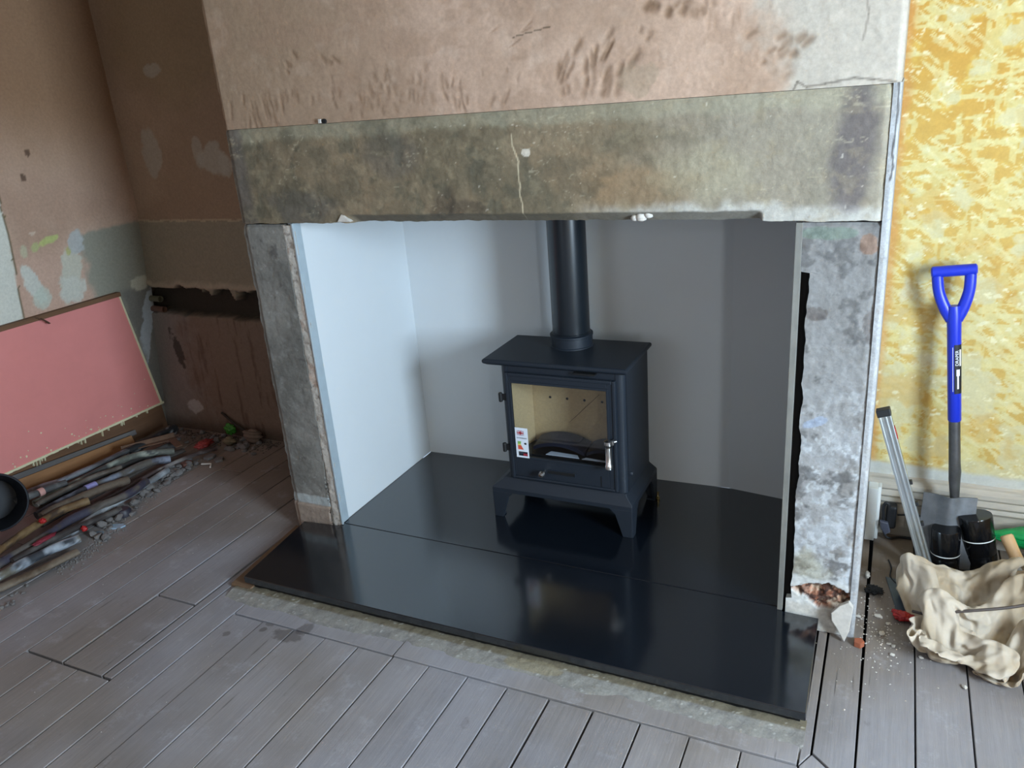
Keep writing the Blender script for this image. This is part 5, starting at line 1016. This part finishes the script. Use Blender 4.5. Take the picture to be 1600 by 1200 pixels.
    [(87,-17,82),(78,-18,65),(87,-16,55),(98,-12,40),(105,-8,31),(113,1,24),(123,2,24),(139,1,26),(145,16,29),(154,4,36),(160,16,36),(170,16,43),(185,33,49),(192,24,59),(196,23,66),(200,31,63),(207,47,61),(209,47,51),(218,54,51),(240,54,53),(233,63,44),(245,64,39),(259,66,27),(262,57,28),(277,56,21),(288,59,14),(289,55,6),(309,51,10),(316,56,6),(335,48,11),(332,60,28),(321,84,37),(323,93,56),(340,98,73),(344,98,91),(362,94,95),(367,93,106),(381,86,108),(375,71,95),(389,58,91),(410,57,82),(397,40,70),(418,31,66),(418,26,53),(434,27,45),(436,11,43),(451,7,37),(464,8,37),(474,15,43),(480,28,48),(483,21,59),(494,29,60),(510,39,63),(509,34,73),(517,41,78)],
    [(91,-4,80),(88,-7,67),(88,-3,57),(90,-1,44),(106,4,38),(120,-1,37),(122,15,35),(137,16,36),(139,5,43),(144,18,44),(158,16,52),(166,34,56),(175,29,65),(184,39,66),(189,46,67),(201,46,72),(208,53,66),(200,56,55),(215,68,52),(232,66,52),(243,79,43),(248,76,31),(261,78,25),(259,63,21),(276,67,18),(285,75,17),(301,66,15),(311,65,3),(321,62,14),(340,65,5),(350,60,24),(340,82,34),(334,101,52),(337,111,72),(348,112,90),(363,108,97),(376,99,98),(385,95,98),(386,80,92),(401,70,82),(398,54,73),(417,40,69),(417,33,55),(435,23,56),(436,34,43),(445,24,39),(447,17,48),(462,23,47),(474,29,51),(466,32,63),(477,47,62),(494,55,66),(504,56,75),(496,55,84),(510,63,90)],
    [(97,13,77),(94,7,64),(80,11,56),(100,11,50),(98,17,39),(117,14,41),(120,8,47),(127,24,50),(135,12,58),(141,21,63),(155,29,71),(154,45,69),(171,53,70),(172,47,77),(188,56,77),(195,54,80),(201,65,74),(205,69,62),(204,74,58),(216,74,50),(233,91,41),(251,88,31),(249,73,18),(256,70,13),(266,61,9),(276,73,9),(291,78,9),(306,77,12),(319,78,8),(335,80,12),(360,74,21),(355,76,39),(342,95,50),(345,109,61),(353,105,75),(361,98,84),(378,91,85),(379,78,80),(394,78,80),(390,60,68),(410,58,65),(434,49,66),(429,44,51),(438,40,55),(447,34,50),(458,38,40),(461,28,49),(464,31,53),(472,43,60),(475,56,66),(475,60,81),(491,71,83),(503,84,90),(499,77,99),(491,67,101)],
    [(88,26,73),(95,26,62),(82,29,56),(95,20,48),(110,23,48),(118,23,46),(110,20,54),(121,20,62),(125,26,71),(130,41,70),(145,48,80),(154,65,81),(162,62,86),(177,62,91),(181,48,93),(195,58,91),(202,68,86),(205,80,74),(195,88,61),(217,86,52),(224,85,34),(244,92,26),(247,89,15),(261,82,13),(262,74,3),(278,70,2),(295,76,1),(296,85,12),(321,85,18),(337,87,8),(347,85,28),(368,87,39),(352,96,47),(360,101,59),(358,97,65),(364,87,70),(382,90,70),(386,80,67),(396,70,63),(415,71,66),(424,62,58),(432,60,54),(451,52,52),(453,46,47),(459,48,46),(464,42,45),(461,45,50),(458,47,59),(458,51,68),(459,68,72),(480,83,78),(479,97,95),(483,79,94),(478,82,105),(488,92,116)],
    [(81,45,67),(94,43,61),(99,38,51),(98,36,41),(107,36,47),(117,34,53),(115,36,58),(109,34,70),(122,42,80),(131,53,85),(142,68,87),(148,62,97),(160,73,101),(164,64,104),(181,66,105),(190,65,105),(184,76,96),(202,87,89),(201,99,74),(215,104,56),(223,101,43),(231,96,22),(247,99,11),(255,87,4),(275,86,9),(280,85,2),(288,89,2),(309,95,6),(314,93,10),(328,95,16),(348,93,24),(373,92,35),(366,106,48),(369,97,52),(378,102,64),(377,86,59),(383,70,54),(401,75,53),(416,72,51),(427,62,48),(438,74,57),(448,63,43),(463,71,55),(467,63,48),(478,50,46),(478,36,45),(475,53,52),(461,61,63),(445,64,67),(456,81,83),(464,97,89),(481,103,92),(475,101,105),(473,96,114),(463,88,117)],
    [(94,63,65),(103,59,55),(115,53,47),(113,48,39),(123,35,44),(118,50,51),(118,44,62),(122,43,74),(112,51,87),(126,61,96),(135,85,102),(140,72,110),(146,80,114),(165,77,113),(169,64,117),(181,78,119),(190,76,106),(207,87,98),(214,97,81),(219,111,64),(219,119,45),(242,109,33),(241,111,16),(255,107,3),(264,103,10),(276,103,4),(294,99,5),(301,104,15),(314,104,22),(335,111,14),(356,102,23),(363,108,38),(382,108,43),(384,110,58),(392,102,57),(396,94,65),(397,90,52),(409,85,49),(427,85,43),(447,80,41),(463,75,48),(473,76,47),(486,65,44),(490,58,54),(496,56,43),(494,46,49),(488,51,55),(469,67,62),(459,78,73),(446,96,85),(467,111,90),(466,116,103),(465,106,106),(464,102,117),(470,106,127)],
    [(116,76,66),(126,69,58),(129,70,48),(134,56,42),(137,45,43),(133,43,53),(118,58,63),(120,62,74),(118,69,93),(120,74,108),(130,86,115),(134,87,126),(151,86,122),(161,81,126),(171,80,128),(188,79,124),(200,74,111),(212,72,95),(219,79,78),(225,93,63),(234,116,54),(241,123,38),(256,110,25),(261,107,19),(270,117,14),(276,111,13),(293,116,15),(304,120,20),(321,122,14),(343,121,23),(349,114,35),(368,117,37),(385,117,44),(390,115,54),(402,109,59),(405,102,58),(420,98,58),(432,100,49),(445,92,58),(462,98,50),(472,84,47),(487,84,53),(501,78,55),(508,74,54),(515,64,50),(514,50,51),(500,54,57),(484,76,67),(472,88,73),(449,108,78),(454,120,91),(469,127,109),(454,117,114),(463,116,121),(451,109,127)],
    [(127,91,56),(136,84,52),(149,76,51),(150,63,40),(155,51,38),(148,56,52),(136,61,67),(111,68,76),(111,80,93),(110,88,114),(126,103,117),(139,102,131),(152,94,132),(166,95,126),(176,90,125),(186,94,130),(199,89,116),(220,85,105),(224,87,87),(241,89,69),(246,103,56),(252,114,45),(260,112,34),(267,126,28),(280,114,28),(281,126,24),(297,130,21),(315,136,21),(323,126,34),(342,120,38),(357,128,38),(368,126,50),(381,131,51),(394,121,52),(403,124,66),(416,117,57),(429,113,62),(447,116,58),(466,104,54),(482,101,55),(496,99,47),(505,92,45),(518,87,48),(527,85,49),(533,73,57),(533,58,54),(515,61,65),(501,82,63),(477,99,67),(459,119,83),(445,130,93),(454,137,112),(448,125,118),(447,118,128),(462,123,136)],
    [(130,91,39),(137,84,39),(151,84,38),(162,82,37),(165,68,34),(157,72,51),(143,78,66),(119,83,82),(96,84,93),(114,98,108),(118,109,128),(140,113,137),(155,108,142),(170,110,139),(182,103,129),(183,94,117),(205,102,117),(212,97,104),(233,99,92),(233,99,74),(255,107,68),(263,115,57),(267,120,50),(283,116,40),(278,131,39),(293,135,34),(309,136,36),(318,128,43),(338,134,45),(353,143,50),(362,136,56),(379,145,53),(383,137,65),(397,128,64),(414,129,58),(427,126,64),(440,125,56),(455,120,70),(476,121,60),(496,114,65),(508,109,58),(519,109,51),(530,100,43),(543,89,45),(543,90,56),(550,70,59),(526,75,63),(508,87,75),(490,101,77),(473,126,80),(454,143,91),(452,144,111),(444,142,126),(451,138,135),(458,130,138)],
    [(121,81,34),(129,94,31),(141,91,26),(157,92,30),(176,84,30),(165,88,47),(144,93,60),(116,87,70),(95,95,85),(104,110,105),(120,121,122),(138,116,127),(155,115,131),(162,106,123),(175,112,124),(192,108,119),(198,101,107),(216,108,104),(224,112,94),(238,108,79),(243,116,66),(262,128,68),(277,126,59),(280,136,50),(291,129,50),(297,134,54),(307,147,57),(327,149,56),(346,148,58),(354,138,69),(367,151,71),(382,145,73),(395,152,69),(404,143,72),(410,143,66),(426,143,69),(449,142,63),(465,135,73),(487,131,69),(503,126,60),(521,120,64),(528,112,55),(536,107,58),(551,98,49),(561,93,49),(561,86,64),(539,91,66),(525,94,78),(500,111,81),(477,122,87),(475,149,93),(462,158,111),(460,153,123),(464,153,138),(464,135,128)],
    [(120,82,21),(134,79,19),(140,97,17),(158,90,18),(170,99,22),(164,101,38),(141,94,48),(114,96,60),(109,105,80),(119,105,95),(127,122,109),(140,119,117),(154,129,125),(167,122,119),(173,109,109),(186,122,110),(195,113,98),(210,123,97),(218,116,84),(236,121,86),(250,128,77),(252,137,67),(266,142,64),(281,139,66),(288,150,62),(297,150,69),(316,151,79),(332,155,74),(350,155,84),(364,162,83),(376,154,92),(385,160,94),(393,162,87),(404,142,86),(421,150,79),(429,156,64),(447,146,77),(473,145,66),(493,139,77),(514,127,68),(528,127,54),(545,117,59),(545,113,47),(555,110,59),(573,107,50),(564,102,62),(544,106,76),(527,109,76),(512,115,92),(491,124,88),(479,141,105),(483,158,113),(476,141,115),(475,132,123),(486,128,130)],
    [(118,92,19),(131,89,13),(142,84,4),(154,100,9),(158,110,22),(158,106,34),(143,109,50),(118,109,55),(114,118,77),(118,122,90),(133,120,100),(149,112,100),(149,129,108),(164,133,108),(177,131,108),(188,127,95),(204,131,96),(212,119,80),(227,133,85),(239,130,75),(246,144,82),(257,143,77),(271,149,75),(281,157,69),(296,151,80),(310,168,79),(329,171,79),(338,168,98),(357,181,96),(363,171,106),(375,176,106),(379,164,112),(397,161,108),(411,158,100),(423,155,92),(431,170,75),(451,160,74),(477,147,81),(500,147,70),(521,143,73),(535,134,67),(553,131,62),(559,122,52),(567,118,52),(578,123,58),(563,117,68),(554,120,79),(525,126,74),(521,129,93),(500,136,96),(487,126,106),(491,144,119),(489,151,130),(493,135,125),(502,119,118)],
    [(112,86,10),(126,90,4),(140,101,4),(146,109,15),(158,126,16),(148,115,33),(144,120,45),(123,124,56),(116,132,68),(124,129,81),(136,130,90),(142,120,87),(157,128,92),(167,139,91),(184,140,93),(197,129,85),(207,140,78),(215,131,65),(219,148,72),(231,140,66),(242,155,71),(250,153,66),(261,164,77),(279,160,82),(296,167,79),(312,174,95),(326,187,96),(348,189,101),(349,185,115),(366,190,121),(375,194,122),(384,183,127),(400,178,121),(417,170,116),(434,158,105),(439,170,84),(457,174,72),(477,164,79),(499,156,73),(513,149,61),(531,139,55),(542,134,52),(557,133,43),(566,134,53),(572,138,64),(565,132,78),(543,130,76),(531,128,84),(510,137,87),(516,133,105),(499,137,113),(507,128,118),(512,145,133),(510,138,141),(524,126,129)],
    [(113,105,14),(123,103,14),(126,110,6),(141,124,10),(143,133,26),(140,129,40),(125,122,48),(135,139,60),(131,127,66),(131,143,84),(144,139,85),(159,138,87),(162,126,71),(173,136,81),(190,132,70),(197,143,71),(206,137,56),(215,153,61),(231,140,52),(236,157,54),(254,148,58),(252,166,63),(267,162,62),(276,175,79),(295,175,95),(313,191,96),(330,187,113),(345,207,110),(359,199,121),(360,195,139),(377,193,142),(386,195,143),(403,190,137),(415,183,126),(429,169,113),(440,177,94),(451,168,86),(475,170,86),(491,168,68),(515,160,73),(533,154,64),(539,155,48),(551,145,57),(564,150,58),(557,148,75),(556,152,89),(538,147,82),(532,142,99),(516,141,95),(505,143,104),(516,142,116),(510,144,124),(524,138,121),(531,150,136),(546,146,141)],
    [(104,112,20),(119,112,21),(131,125,20),(130,141,11),(134,135,25),(124,129,34),(117,136,48),(121,145,56),(138,144,67),(141,138,71),(150,152,81),(160,144,75),(169,148,72),(174,144,64),(184,143,55),(195,135,49),(211,146,40),(229,144,38),(240,151,42),(253,144,39),(252,160,43),(261,166,51),(260,181,63),(281,179,75),(284,186,95),(307,187,110),(324,205,112),(336,201,126),(355,214,131),(361,208,144),(376,205,152),(385,211,145),(397,195,137),(419,197,136),(419,186,117),(438,185,101),(451,187,80),(477,188,91),(501,178,81),(511,172,63),(530,169,65),(538,166,55),(554,167,59),(553,167,73),(554,162,84),(537,162,86),(536,156,97),(521,155,98),(516,154,109),(508,155,113),(515,155,118),(527,153,123),(533,156,132),(544,147,123),(558,158,135)],
    [(101,131,16),(104,125,9),(115,137,12),(111,145,24),(117,141,36),(128,149,49),(106,148,48),(117,150,61),(123,153,75),(135,148,76),(142,149,72),(154,154,63),(169,166,64),(169,156,48),(186,150,46),(198,147,35),(213,152,32),(231,159,27),(235,170,33),(249,161,24),(259,164,30),(260,176,42),(278,178,56),(272,191,75),(293,196,86),(298,202,108),(316,209,124),(332,214,134),(346,218,140),(364,222,146),(372,223,148),(387,217,136),(402,207,133),(406,194,125),(432,196,115),(436,194,106),(458,197,94),(476,201,80),(496,199,85),(513,192,73),(523,189,58),(534,193,63),(541,185,70),(547,188,82),(535,179,88),(534,175,100),(524,180,109),(508,171,108),(518,174,123),(505,167,127),(510,164,135),(525,169,128),(539,166,132),(556,165,132),(572,162,119)],
    [(85,137,15),(95,143,22),(103,156,17),(116,164,27),(118,161,40),(108,153,45),(119,164,56),(117,168,70),(135,167,71),(137,165,86),(146,162,73),(145,165,59),(163,165,48),(182,168,51),(189,164,36),(206,166,41),(222,169,25),(226,175,13),(242,175,15),(253,175,19),(262,172,17),(275,176,30),(279,192,47),(271,192,64),(287,194,80),(305,204,99),(308,222,115),(329,231,125),(344,229,133),(361,235,134),(377,232,133),(389,225,132),(398,217,119),(415,210,119),(425,207,107),(436,200,92),(458,213,100),(467,217,81),(489,214,81),(507,212,73),(520,211,63),(526,209,77),(534,210,84),(521,200,94),(522,201,110),(510,193,105),(500,185,115),(504,187,130),(501,176,132),(511,185,145),(513,172,145),(529,181,142),(541,180,134),(563,180,141),(583,176,126)],
    [(79,162,14),(78,161,27),(88,175,24),(92,167,38),(102,177,44),(109,178,57),(118,189,65),(123,180,78),(139,184,77),(142,180,82),(159,172,77),(147,178,66),(167,181,54),(184,178,43),(203,180,39),(213,187,39),(222,187,27),(228,187,22),(242,185,17),(253,184,8),(257,189,25),(278,186,16),(287,198,41),(277,203,53),(288,201,64),(299,213,90),(315,208,106),(329,227,108),(345,229,114),(362,229,122),(372,219,126),(379,215,119),(393,207,110),(414,216,106),(420,213,98),(442,216,89),(458,219,88),(469,229,90),(490,230,83),(498,229,70),(514,229,77),(510,220,86),(517,224,94),(516,219,107),(502,214,106),(499,210,117),(494,202,131),(483,194,141),(498,199,145),(500,193,157),(507,185,161),(528,182,158),(549,181,148),(559,184,131),(577,187,118)],
    [(69,178,30),(79,187,32),(85,188,46),(91,192,55),(106,204,52),(117,204,68),(110,202,82),(122,203,82),(134,198,90),(141,194,95),(154,190,86),(155,192,67),(168,190,62),(179,188,52),(204,188,41),(215,191,24),(223,194,28),(221,198,10),(238,192,5),(250,202,4),(267,202,14),(270,199,30),(295,205,25),(285,214,43),(290,214,67),(311,206,77),(323,218,96),(339,213,101),(347,230,106),(360,216,110),(372,224,104),(380,223,102),(396,226,99),(415,217,98),(430,227,102),(445,228,88),(459,231,73),(468,244,82),(482,237,73),(495,242,81),(508,247,81),(500,238,88),(505,243,104),(493,231,117),(478,223,115),(472,211,129),(480,218,142),(486,216,154),(485,207,166),(496,206,169),(502,193,177),(525,195,172),(546,199,160),(564,200,140),(570,190,114)],
    [(63,195,34),(71,198,46),(84,211,42),(96,219,55),(96,215,75),(104,219,80),(108,225,89),(114,215,101),(128,216,104),(139,208,107),(156,204,98),(159,207,76),(170,205,60),(188,205,59),(203,200,49),(212,205,32),(223,203,18),(231,207,17),(238,211,3),(246,208,16),(252,206,18),(269,207,23),(288,221,31),(303,218,41),(302,220,65),(316,216,73),(333,214,82),(343,218,86),(357,219,90),(366,227,96),(370,214,84),(388,212,81),(406,216,78),(420,233,84),(431,237,82),(444,245,83),(462,251,79),(471,253,73),(489,255,70),(499,251,71),(493,254,86),(495,251,100),(481,248,103),(475,239,115),(476,237,129),(474,228,145),(460,219,154),(471,232,162),(479,226,173),(484,221,180),(496,209,191),(512,202,172),(533,204,158),(549,208,136),(565,200,112)],
    [(54,205,46),(69,217,44),(77,223,61),(91,241,68),(77,226,80),(86,234,89),(87,225,101),(99,228,110),(111,216,114),(130,218,118),(149,221,109),(146,219,81),(163,221,65),(183,213,63),(206,203,53),(220,210,42),(215,217,22),(223,217,8),(233,213,14),(241,214,20),(248,208,31),(263,220,18),(280,222,32),(302,231,42),(317,222,61),(319,228,86),(335,228,75),(346,231,81),(358,229,84),(372,231,73),(377,237,85),(397,237,78),(407,244,86),(421,242,71),(429,257,75),(444,260,65),(460,266,66),(470,270,64),(485,271,67),(506,265,67),(502,264,86),(480,259,94),(465,245,96),(459,245,115),(452,231,133),(457,243,143),(452,234,151),(464,243,165),(472,245,175),(472,232,190),(495,228,196),(510,224,176),(521,211,154),(539,198,138),(554,187,119)],
    [(49,216,42),(59,230,51),(66,232,66),(73,246,82),(72,243,95),(77,233,107),(85,243,111),(88,229,119),(102,231,123),(119,234,119),(144,238,117),(150,230,90),(156,237,67),(180,232,60),(203,214,65),(205,221,47),(221,218,34),(223,232,24),(237,231,18),(236,217,22),(250,226,32),(267,224,34),(288,238,33),(303,238,46),(307,235,65),(319,236,75),(336,240,88),(349,241,74),(356,248,80),(369,250,89),(386,256,90),(403,262,81),(400,260,62),(418,267,58),(435,274,54),(443,286,63),(457,287,55),(470,290,64),(485,284,56),(494,278,66),(491,275,81),(477,274,100),(454,260,101),(440,241,116),(439,245,135),(442,248,148),(448,251,159),(447,246,172),(460,246,179),(472,251,190),(488,244,191),(494,225,174),(508,210,154),(521,200,132),(539,180,115)],
    [(63,226,39),(49,235,58),(70,249,65),(63,253,82),(68,257,98),(68,247,112),(73,242,124),(90,247,130),(107,247,118),(110,242,104),(138,243,103),(163,240,97),(152,254,73),(177,245,71),(201,233,69),(220,228,60),(216,226,40),(233,225,38),(237,241,28),(246,233,33),(257,241,21),(276,238,29),(287,248,45),(301,247,50),(319,241,59),(321,245,75),(341,241,73),(345,256,83),(358,260,75),(373,267,80),(382,268,67),(389,282,73),(407,288,63),(421,296,61),(428,299,47),(443,304,56),(460,310,54),(469,305,47),(487,304,55),(501,295,62),(487,283,79),(466,274,89),(448,271,108),(428,253,119),(441,261,138),(427,248,153),(441,263,158),(449,256,170),(447,259,185),(462,265,192),(487,255,184),(490,242,166),(496,223,147),(511,206,127),(536,197,117)],
    [(56,238,30),(49,251,49),(65,256,67),(72,268,84),(54,263,101),(64,260,116),(71,260,130),(86,261,125),(99,254,115),(117,253,105),(131,252,90),(158,256,95),(169,257,77),(173,262,67),(192,248,60),(210,244,60),(224,240,50),(226,245,42),(241,244,49),(253,246,40),(266,257,34),(281,258,34),(299,262,46),(310,257,59),(316,254,71),(331,257,65),(335,253,69),(347,261,67),(359,274,79),(370,274,67),(378,290,76),(386,296,55),(404,300,48),(416,313,49),(430,306,40),(437,318,38),(448,321,36),(462,318,38),(484,316,40),(497,315,58),(483,299,77),(466,291,88),(441,276,98),(420,268,113),(430,269,137),(426,267,156),(427,258,170),(441,270,177),(457,270,175),(467,265,177),(489,266,176),(502,246,165),(506,225,150),(516,225,126),(535,213,122)],
    [(62,250,24),(44,257,44),(61,270,59),(57,272,79),(52,276,100),(62,273,114),(75,267,117),(86,270,123),(92,266,105),(115,269,96),(138,259,97),(156,269,85),(184,266,84),(177,279,64),(195,263,62),(209,262,49),(226,259,57),(237,256,51),(237,267,40),(255,265,39),(272,274,48),(277,259,58),(291,267,64),(304,269,72),(315,263,81),(325,274,71),(334,264,83),(341,272,71),(350,285,67),(361,287,70),(377,294,58),(391,315,53),(406,318,39),(414,311,28),(425,320,28),(432,320,17),(447,328,17),(457,336,31),(468,326,39),(482,324,58),(477,310,62),(456,290,73),(439,287,97),(420,279,114),(413,280,137),(419,277,150),(429,275,163),(445,271,164),(457,282,170),(475,277,168),(480,256,165),(497,243,154),(512,228,141),(530,220,134),(535,225,114)],
    [(59,259,20),(56,270,40),(43,274,66),(60,289,77),(66,285,98),(70,283,110),(80,272,104),(91,275,111),(107,276,118),(124,271,104),(136,270,89),(160,281,89),(181,281,81),(192,280,70),(200,280,62),(208,279,59),(221,273,65),(236,275,67),(246,272,59),(256,271,64),(271,261,70),(284,268,75),(300,271,82),(305,256,94),(322,257,91),(329,271,92),(342,283,83),(354,276,83),(341,290,70),(358,299,62),(366,310,55),(382,317,38),(395,314,25),(409,324,23),(419,330,15),(425,336,31),(442,339,31),(452,349,22),(463,344,40),(472,342,58),(468,326,60),(458,309,75),(437,302,89),(427,297,114),(431,281,129),(433,290,146),(439,277,155),(451,289,160),(460,276,155),(476,276,151),(490,263,156),(499,251,144),(512,234,131),(533,236,132),(549,228,121)],
    [(64,270,13),(50,283,31),(57,283,53),(55,296,72),(67,299,86),(77,287,98),(89,291,97),(98,290,101),(116,290,103),(131,288,102),(150,282,91),(162,289,78),(179,292,85),(203,291,79),(206,295,62),(217,287,69),(229,290,56),(244,286,62),(249,285,80),(261,272,89),(270,268,90),(282,258,101),(295,259,104),(308,266,108),(324,269,110),(330,270,105),(330,286,101),(352,288,97),(347,303,77),(346,307,67),(367,322,58),(388,332,44),(386,329,18),(397,338,17),(409,335,21),(420,342,26),(433,348,27),(439,349,30),(451,339,46),(469,356,57),(461,335,68),(465,315,74),(448,310,90),(440,312,113),(440,299,130),(442,280,131),(452,275,138),(461,282,139),(479,283,142),(482,267,138),(500,254,138),(519,257,141),(531,242,129),(537,236,114),(554,246,118)],
    [(75,266,24),(65,285,33),(60,298,48),(66,293,64),(76,305,76),(84,292,78),(95,285,82),(106,283,82),(116,290,86),(134,290,81),(155,300,79),(172,301,89),(182,303,72),(201,302,66),(217,303,73),(224,301,62),(236,300,72),(243,296,75),(262,296,81),(274,284,92),(279,278,110),(292,276,115),(298,266,130),(311,259,131),(327,256,131),(338,264,119),(338,279,115),(341,298,104),(340,308,91),(336,318,67),(356,323,50),(371,334,36),(385,346,21),(397,352,8),(404,350,23),(417,351,22),(428,348,34),(435,357,36),(442,353,52),(456,363,59),(451,337,66),(461,320,80),(470,304,93),(447,295,99),(446,286,116),(459,293,127),(464,279,124),(474,265,122),(487,263,129),(500,273,125),(516,263,127),(525,249,116),(538,251,115),(548,252,106),(562,244,103)],
    [(75,279,12),(81,288,35),(73,303,48),(72,308,62),(86,294,59),(97,304,69),(104,295,63),(116,304,69),(129,299,66),(142,311,74),(162,316,76),(177,320,79),(188,318,67),(205,321,72),(218,317,67),(230,317,64),(239,315,77),(257,308,74),(259,303,96),(274,296,113),(293,292,115),(312,284,122),(311,282,133),(321,278,140),(331,274,145),(348,267,138),(352,271,122),(347,298,116),(341,320,103),(350,317,80),(350,335,60),(366,348,44),(376,356,25),(384,354,22),(399,356,27),(410,353,33),(421,365,31),(426,357,48),(435,353,50),(443,350,69),(444,349,76),(462,334,88),(462,319,97),(454,310,113),(463,298,120),(471,287,111),(484,292,120),(496,279,119),(497,270,108),(506,259,101),(527,262,102),(538,258,101),(550,257,97),(559,270,102),(569,260,95)],
    [(61,289,12),(78,296,30),(87,309,42),(84,317,53),(92,315,60),(105,310,50),(114,317,57),(129,315,54),(141,323,62),(155,322,54),(174,320,53),(191,326,57),(200,336,65),(206,328,55),(219,320,57),(229,332,67),(249,323,65),(260,320,87),(274,305,89),(281,307,110),(298,301,119),(310,296,130),(321,289,128),(329,291,132),(341,291,140),(353,285,146),(367,278,132),(362,294,125),(356,320,112),(360,332,86),(345,342,66),(354,354,50),(367,366,33),(387,373,27),(392,361,38),(408,371,37),(410,361,47),(423,369,51),(432,371,60),(449,371,74),(456,354,88),(452,336,94),(459,326,100),(466,315,106),(477,312,118),(485,298,114),(491,294,101),(498,278,96),(513,284,98),(523,279,91),(534,264,87),(553,277,91),(558,266,74),(570,273,83),(576,281,89)],
    [(69,308,12),(80,304,26),(78,322,37),(93,329,42),(107,324,47),(110,334,57),(122,330,45),(134,341,55),(149,339,45),(171,336,48),(183,347,56),(195,342,42),(206,345,44),(221,345,50),(224,330,41),(237,333,51),(250,337,71),(268,323,74),(286,317,96),(293,316,103),(306,310,114),(312,308,126),(331,299,124),(326,313,134),(342,302,135),(354,305,144),(369,293,129),(373,290,113),(371,319,109),(357,342,102),(345,355,78),(356,365,64),(364,373,44),(380,371,47),(390,385,42),(397,377,52),(408,385,59),(424,379,65),(421,369,75),(437,357,82),(445,342,94),(460,348,104),(458,334,113),(472,325,119),(484,320,107),(493,308,102),(510,300,108),(520,294,96),(529,282,80),(541,287,84),(536,278,67),(553,281,66),(561,293,70),(573,283,62),(575,297,76)],
    [(62,309,29),(75,319,20),(91,329,27),(91,336,36),(102,341,45),(114,340,38),(129,354,45),(142,355,41),(160,357,43),(182,357,39),(195,353,31),(204,366,34),(211,357,25),(224,356,31),(238,346,40),(249,327,44),(260,331,61),(273,336,84),(296,322,82),(305,301,100),(311,322,113),(326,310,115),(330,317,126),(341,311,120),(346,315,126),(362,313,132),(376,296,137),(385,305,113),(363,309,96),(370,337,91),(360,362,85),(345,377,72),(357,388,57),(374,384,58),(384,383,64),(396,391,66),(408,381,73),(416,373,86),(433,377,91),(437,363,101),(451,354,103),(464,352,115),(474,342,107),(484,330,109),(494,324,120),(505,311,111),(513,312,93),(525,306,84),(518,295,72),(527,289,69),(543,299,57),(548,296,46),(555,308,51),(561,301,48),(570,301,55)],
]
P = np.array(FOLDS, float)*.001+np.array([2.0, 0, 0]); NR, NC = P.shape[:2]; P = P.reshape(-1, 3); i_ = np.arange(NR*NC).reshape(NR, NC)
P[:, 0] = 2.0+(P[:, 0]-2.0)*1.02+.004; P[:, 1] = P[:, 1]*1.0-.004; P[:, 2] *= 1+.17*np.clip((P[:, 1]-.1)/.15, 0, 1)
F = np.stack([i_[:-1, :-1], i_[:-1, 1:], i_[1:, 1:], i_[1:, :-1]], -1).reshape(-1, 4)
me = bpy.data.meshes.new('dust_sheet'); me.from_pydata(P.tolist(), [], F.tolist()); me.shade_smooth()
gu, gv = np.meshgrid(np.linspace(0, 1.02, NC), np.linspace(0, .86, NR)); nz = fbm(gu, gv, 7, 4, 320).ravel()
C = mix(flat((190, 178, 162), nz), flat((168, 152, 130), nz), sm(.48, .66, nz)); C = mix(C, flat((150, 130, 108), nz), sm(.60, .78, fbm(gu, gv, 9, 4, 321).ravel())*.6)
set_col(me, lin(C)); ds_ = link('dust_sheet', me, M['cloth']); tag(ds_, 'crumpled cream cotton dust sheet heaped on the boards by the spade', 'dust sheet')
sb = ds_.modifiers.new('smooth', 'SUBSURF'); sb.levels = 2; sb.render_levels = 2
sd = ds_.modifiers.new('thickness', 'SOLIDIFY'); sd.thickness = .0016; sd.offset = 0
o = MB().tube(spline([(2.100, .098, .055), (2.135, .080, .068), (2.22, .075, .100), (2.32, .100, .118), (2.42, .15, .128), (2.52, .21, .12)], 8), .0042, 10).tube([(2.165, .078, .082), (2.150, .045, .072)], .0035, 8).build('rod', mat('dull_rod', (72, 62, 58), rough=.6), None, smooth=True); tag(o, 'thin dark bent rod lying across the dust sheet', 'rod')
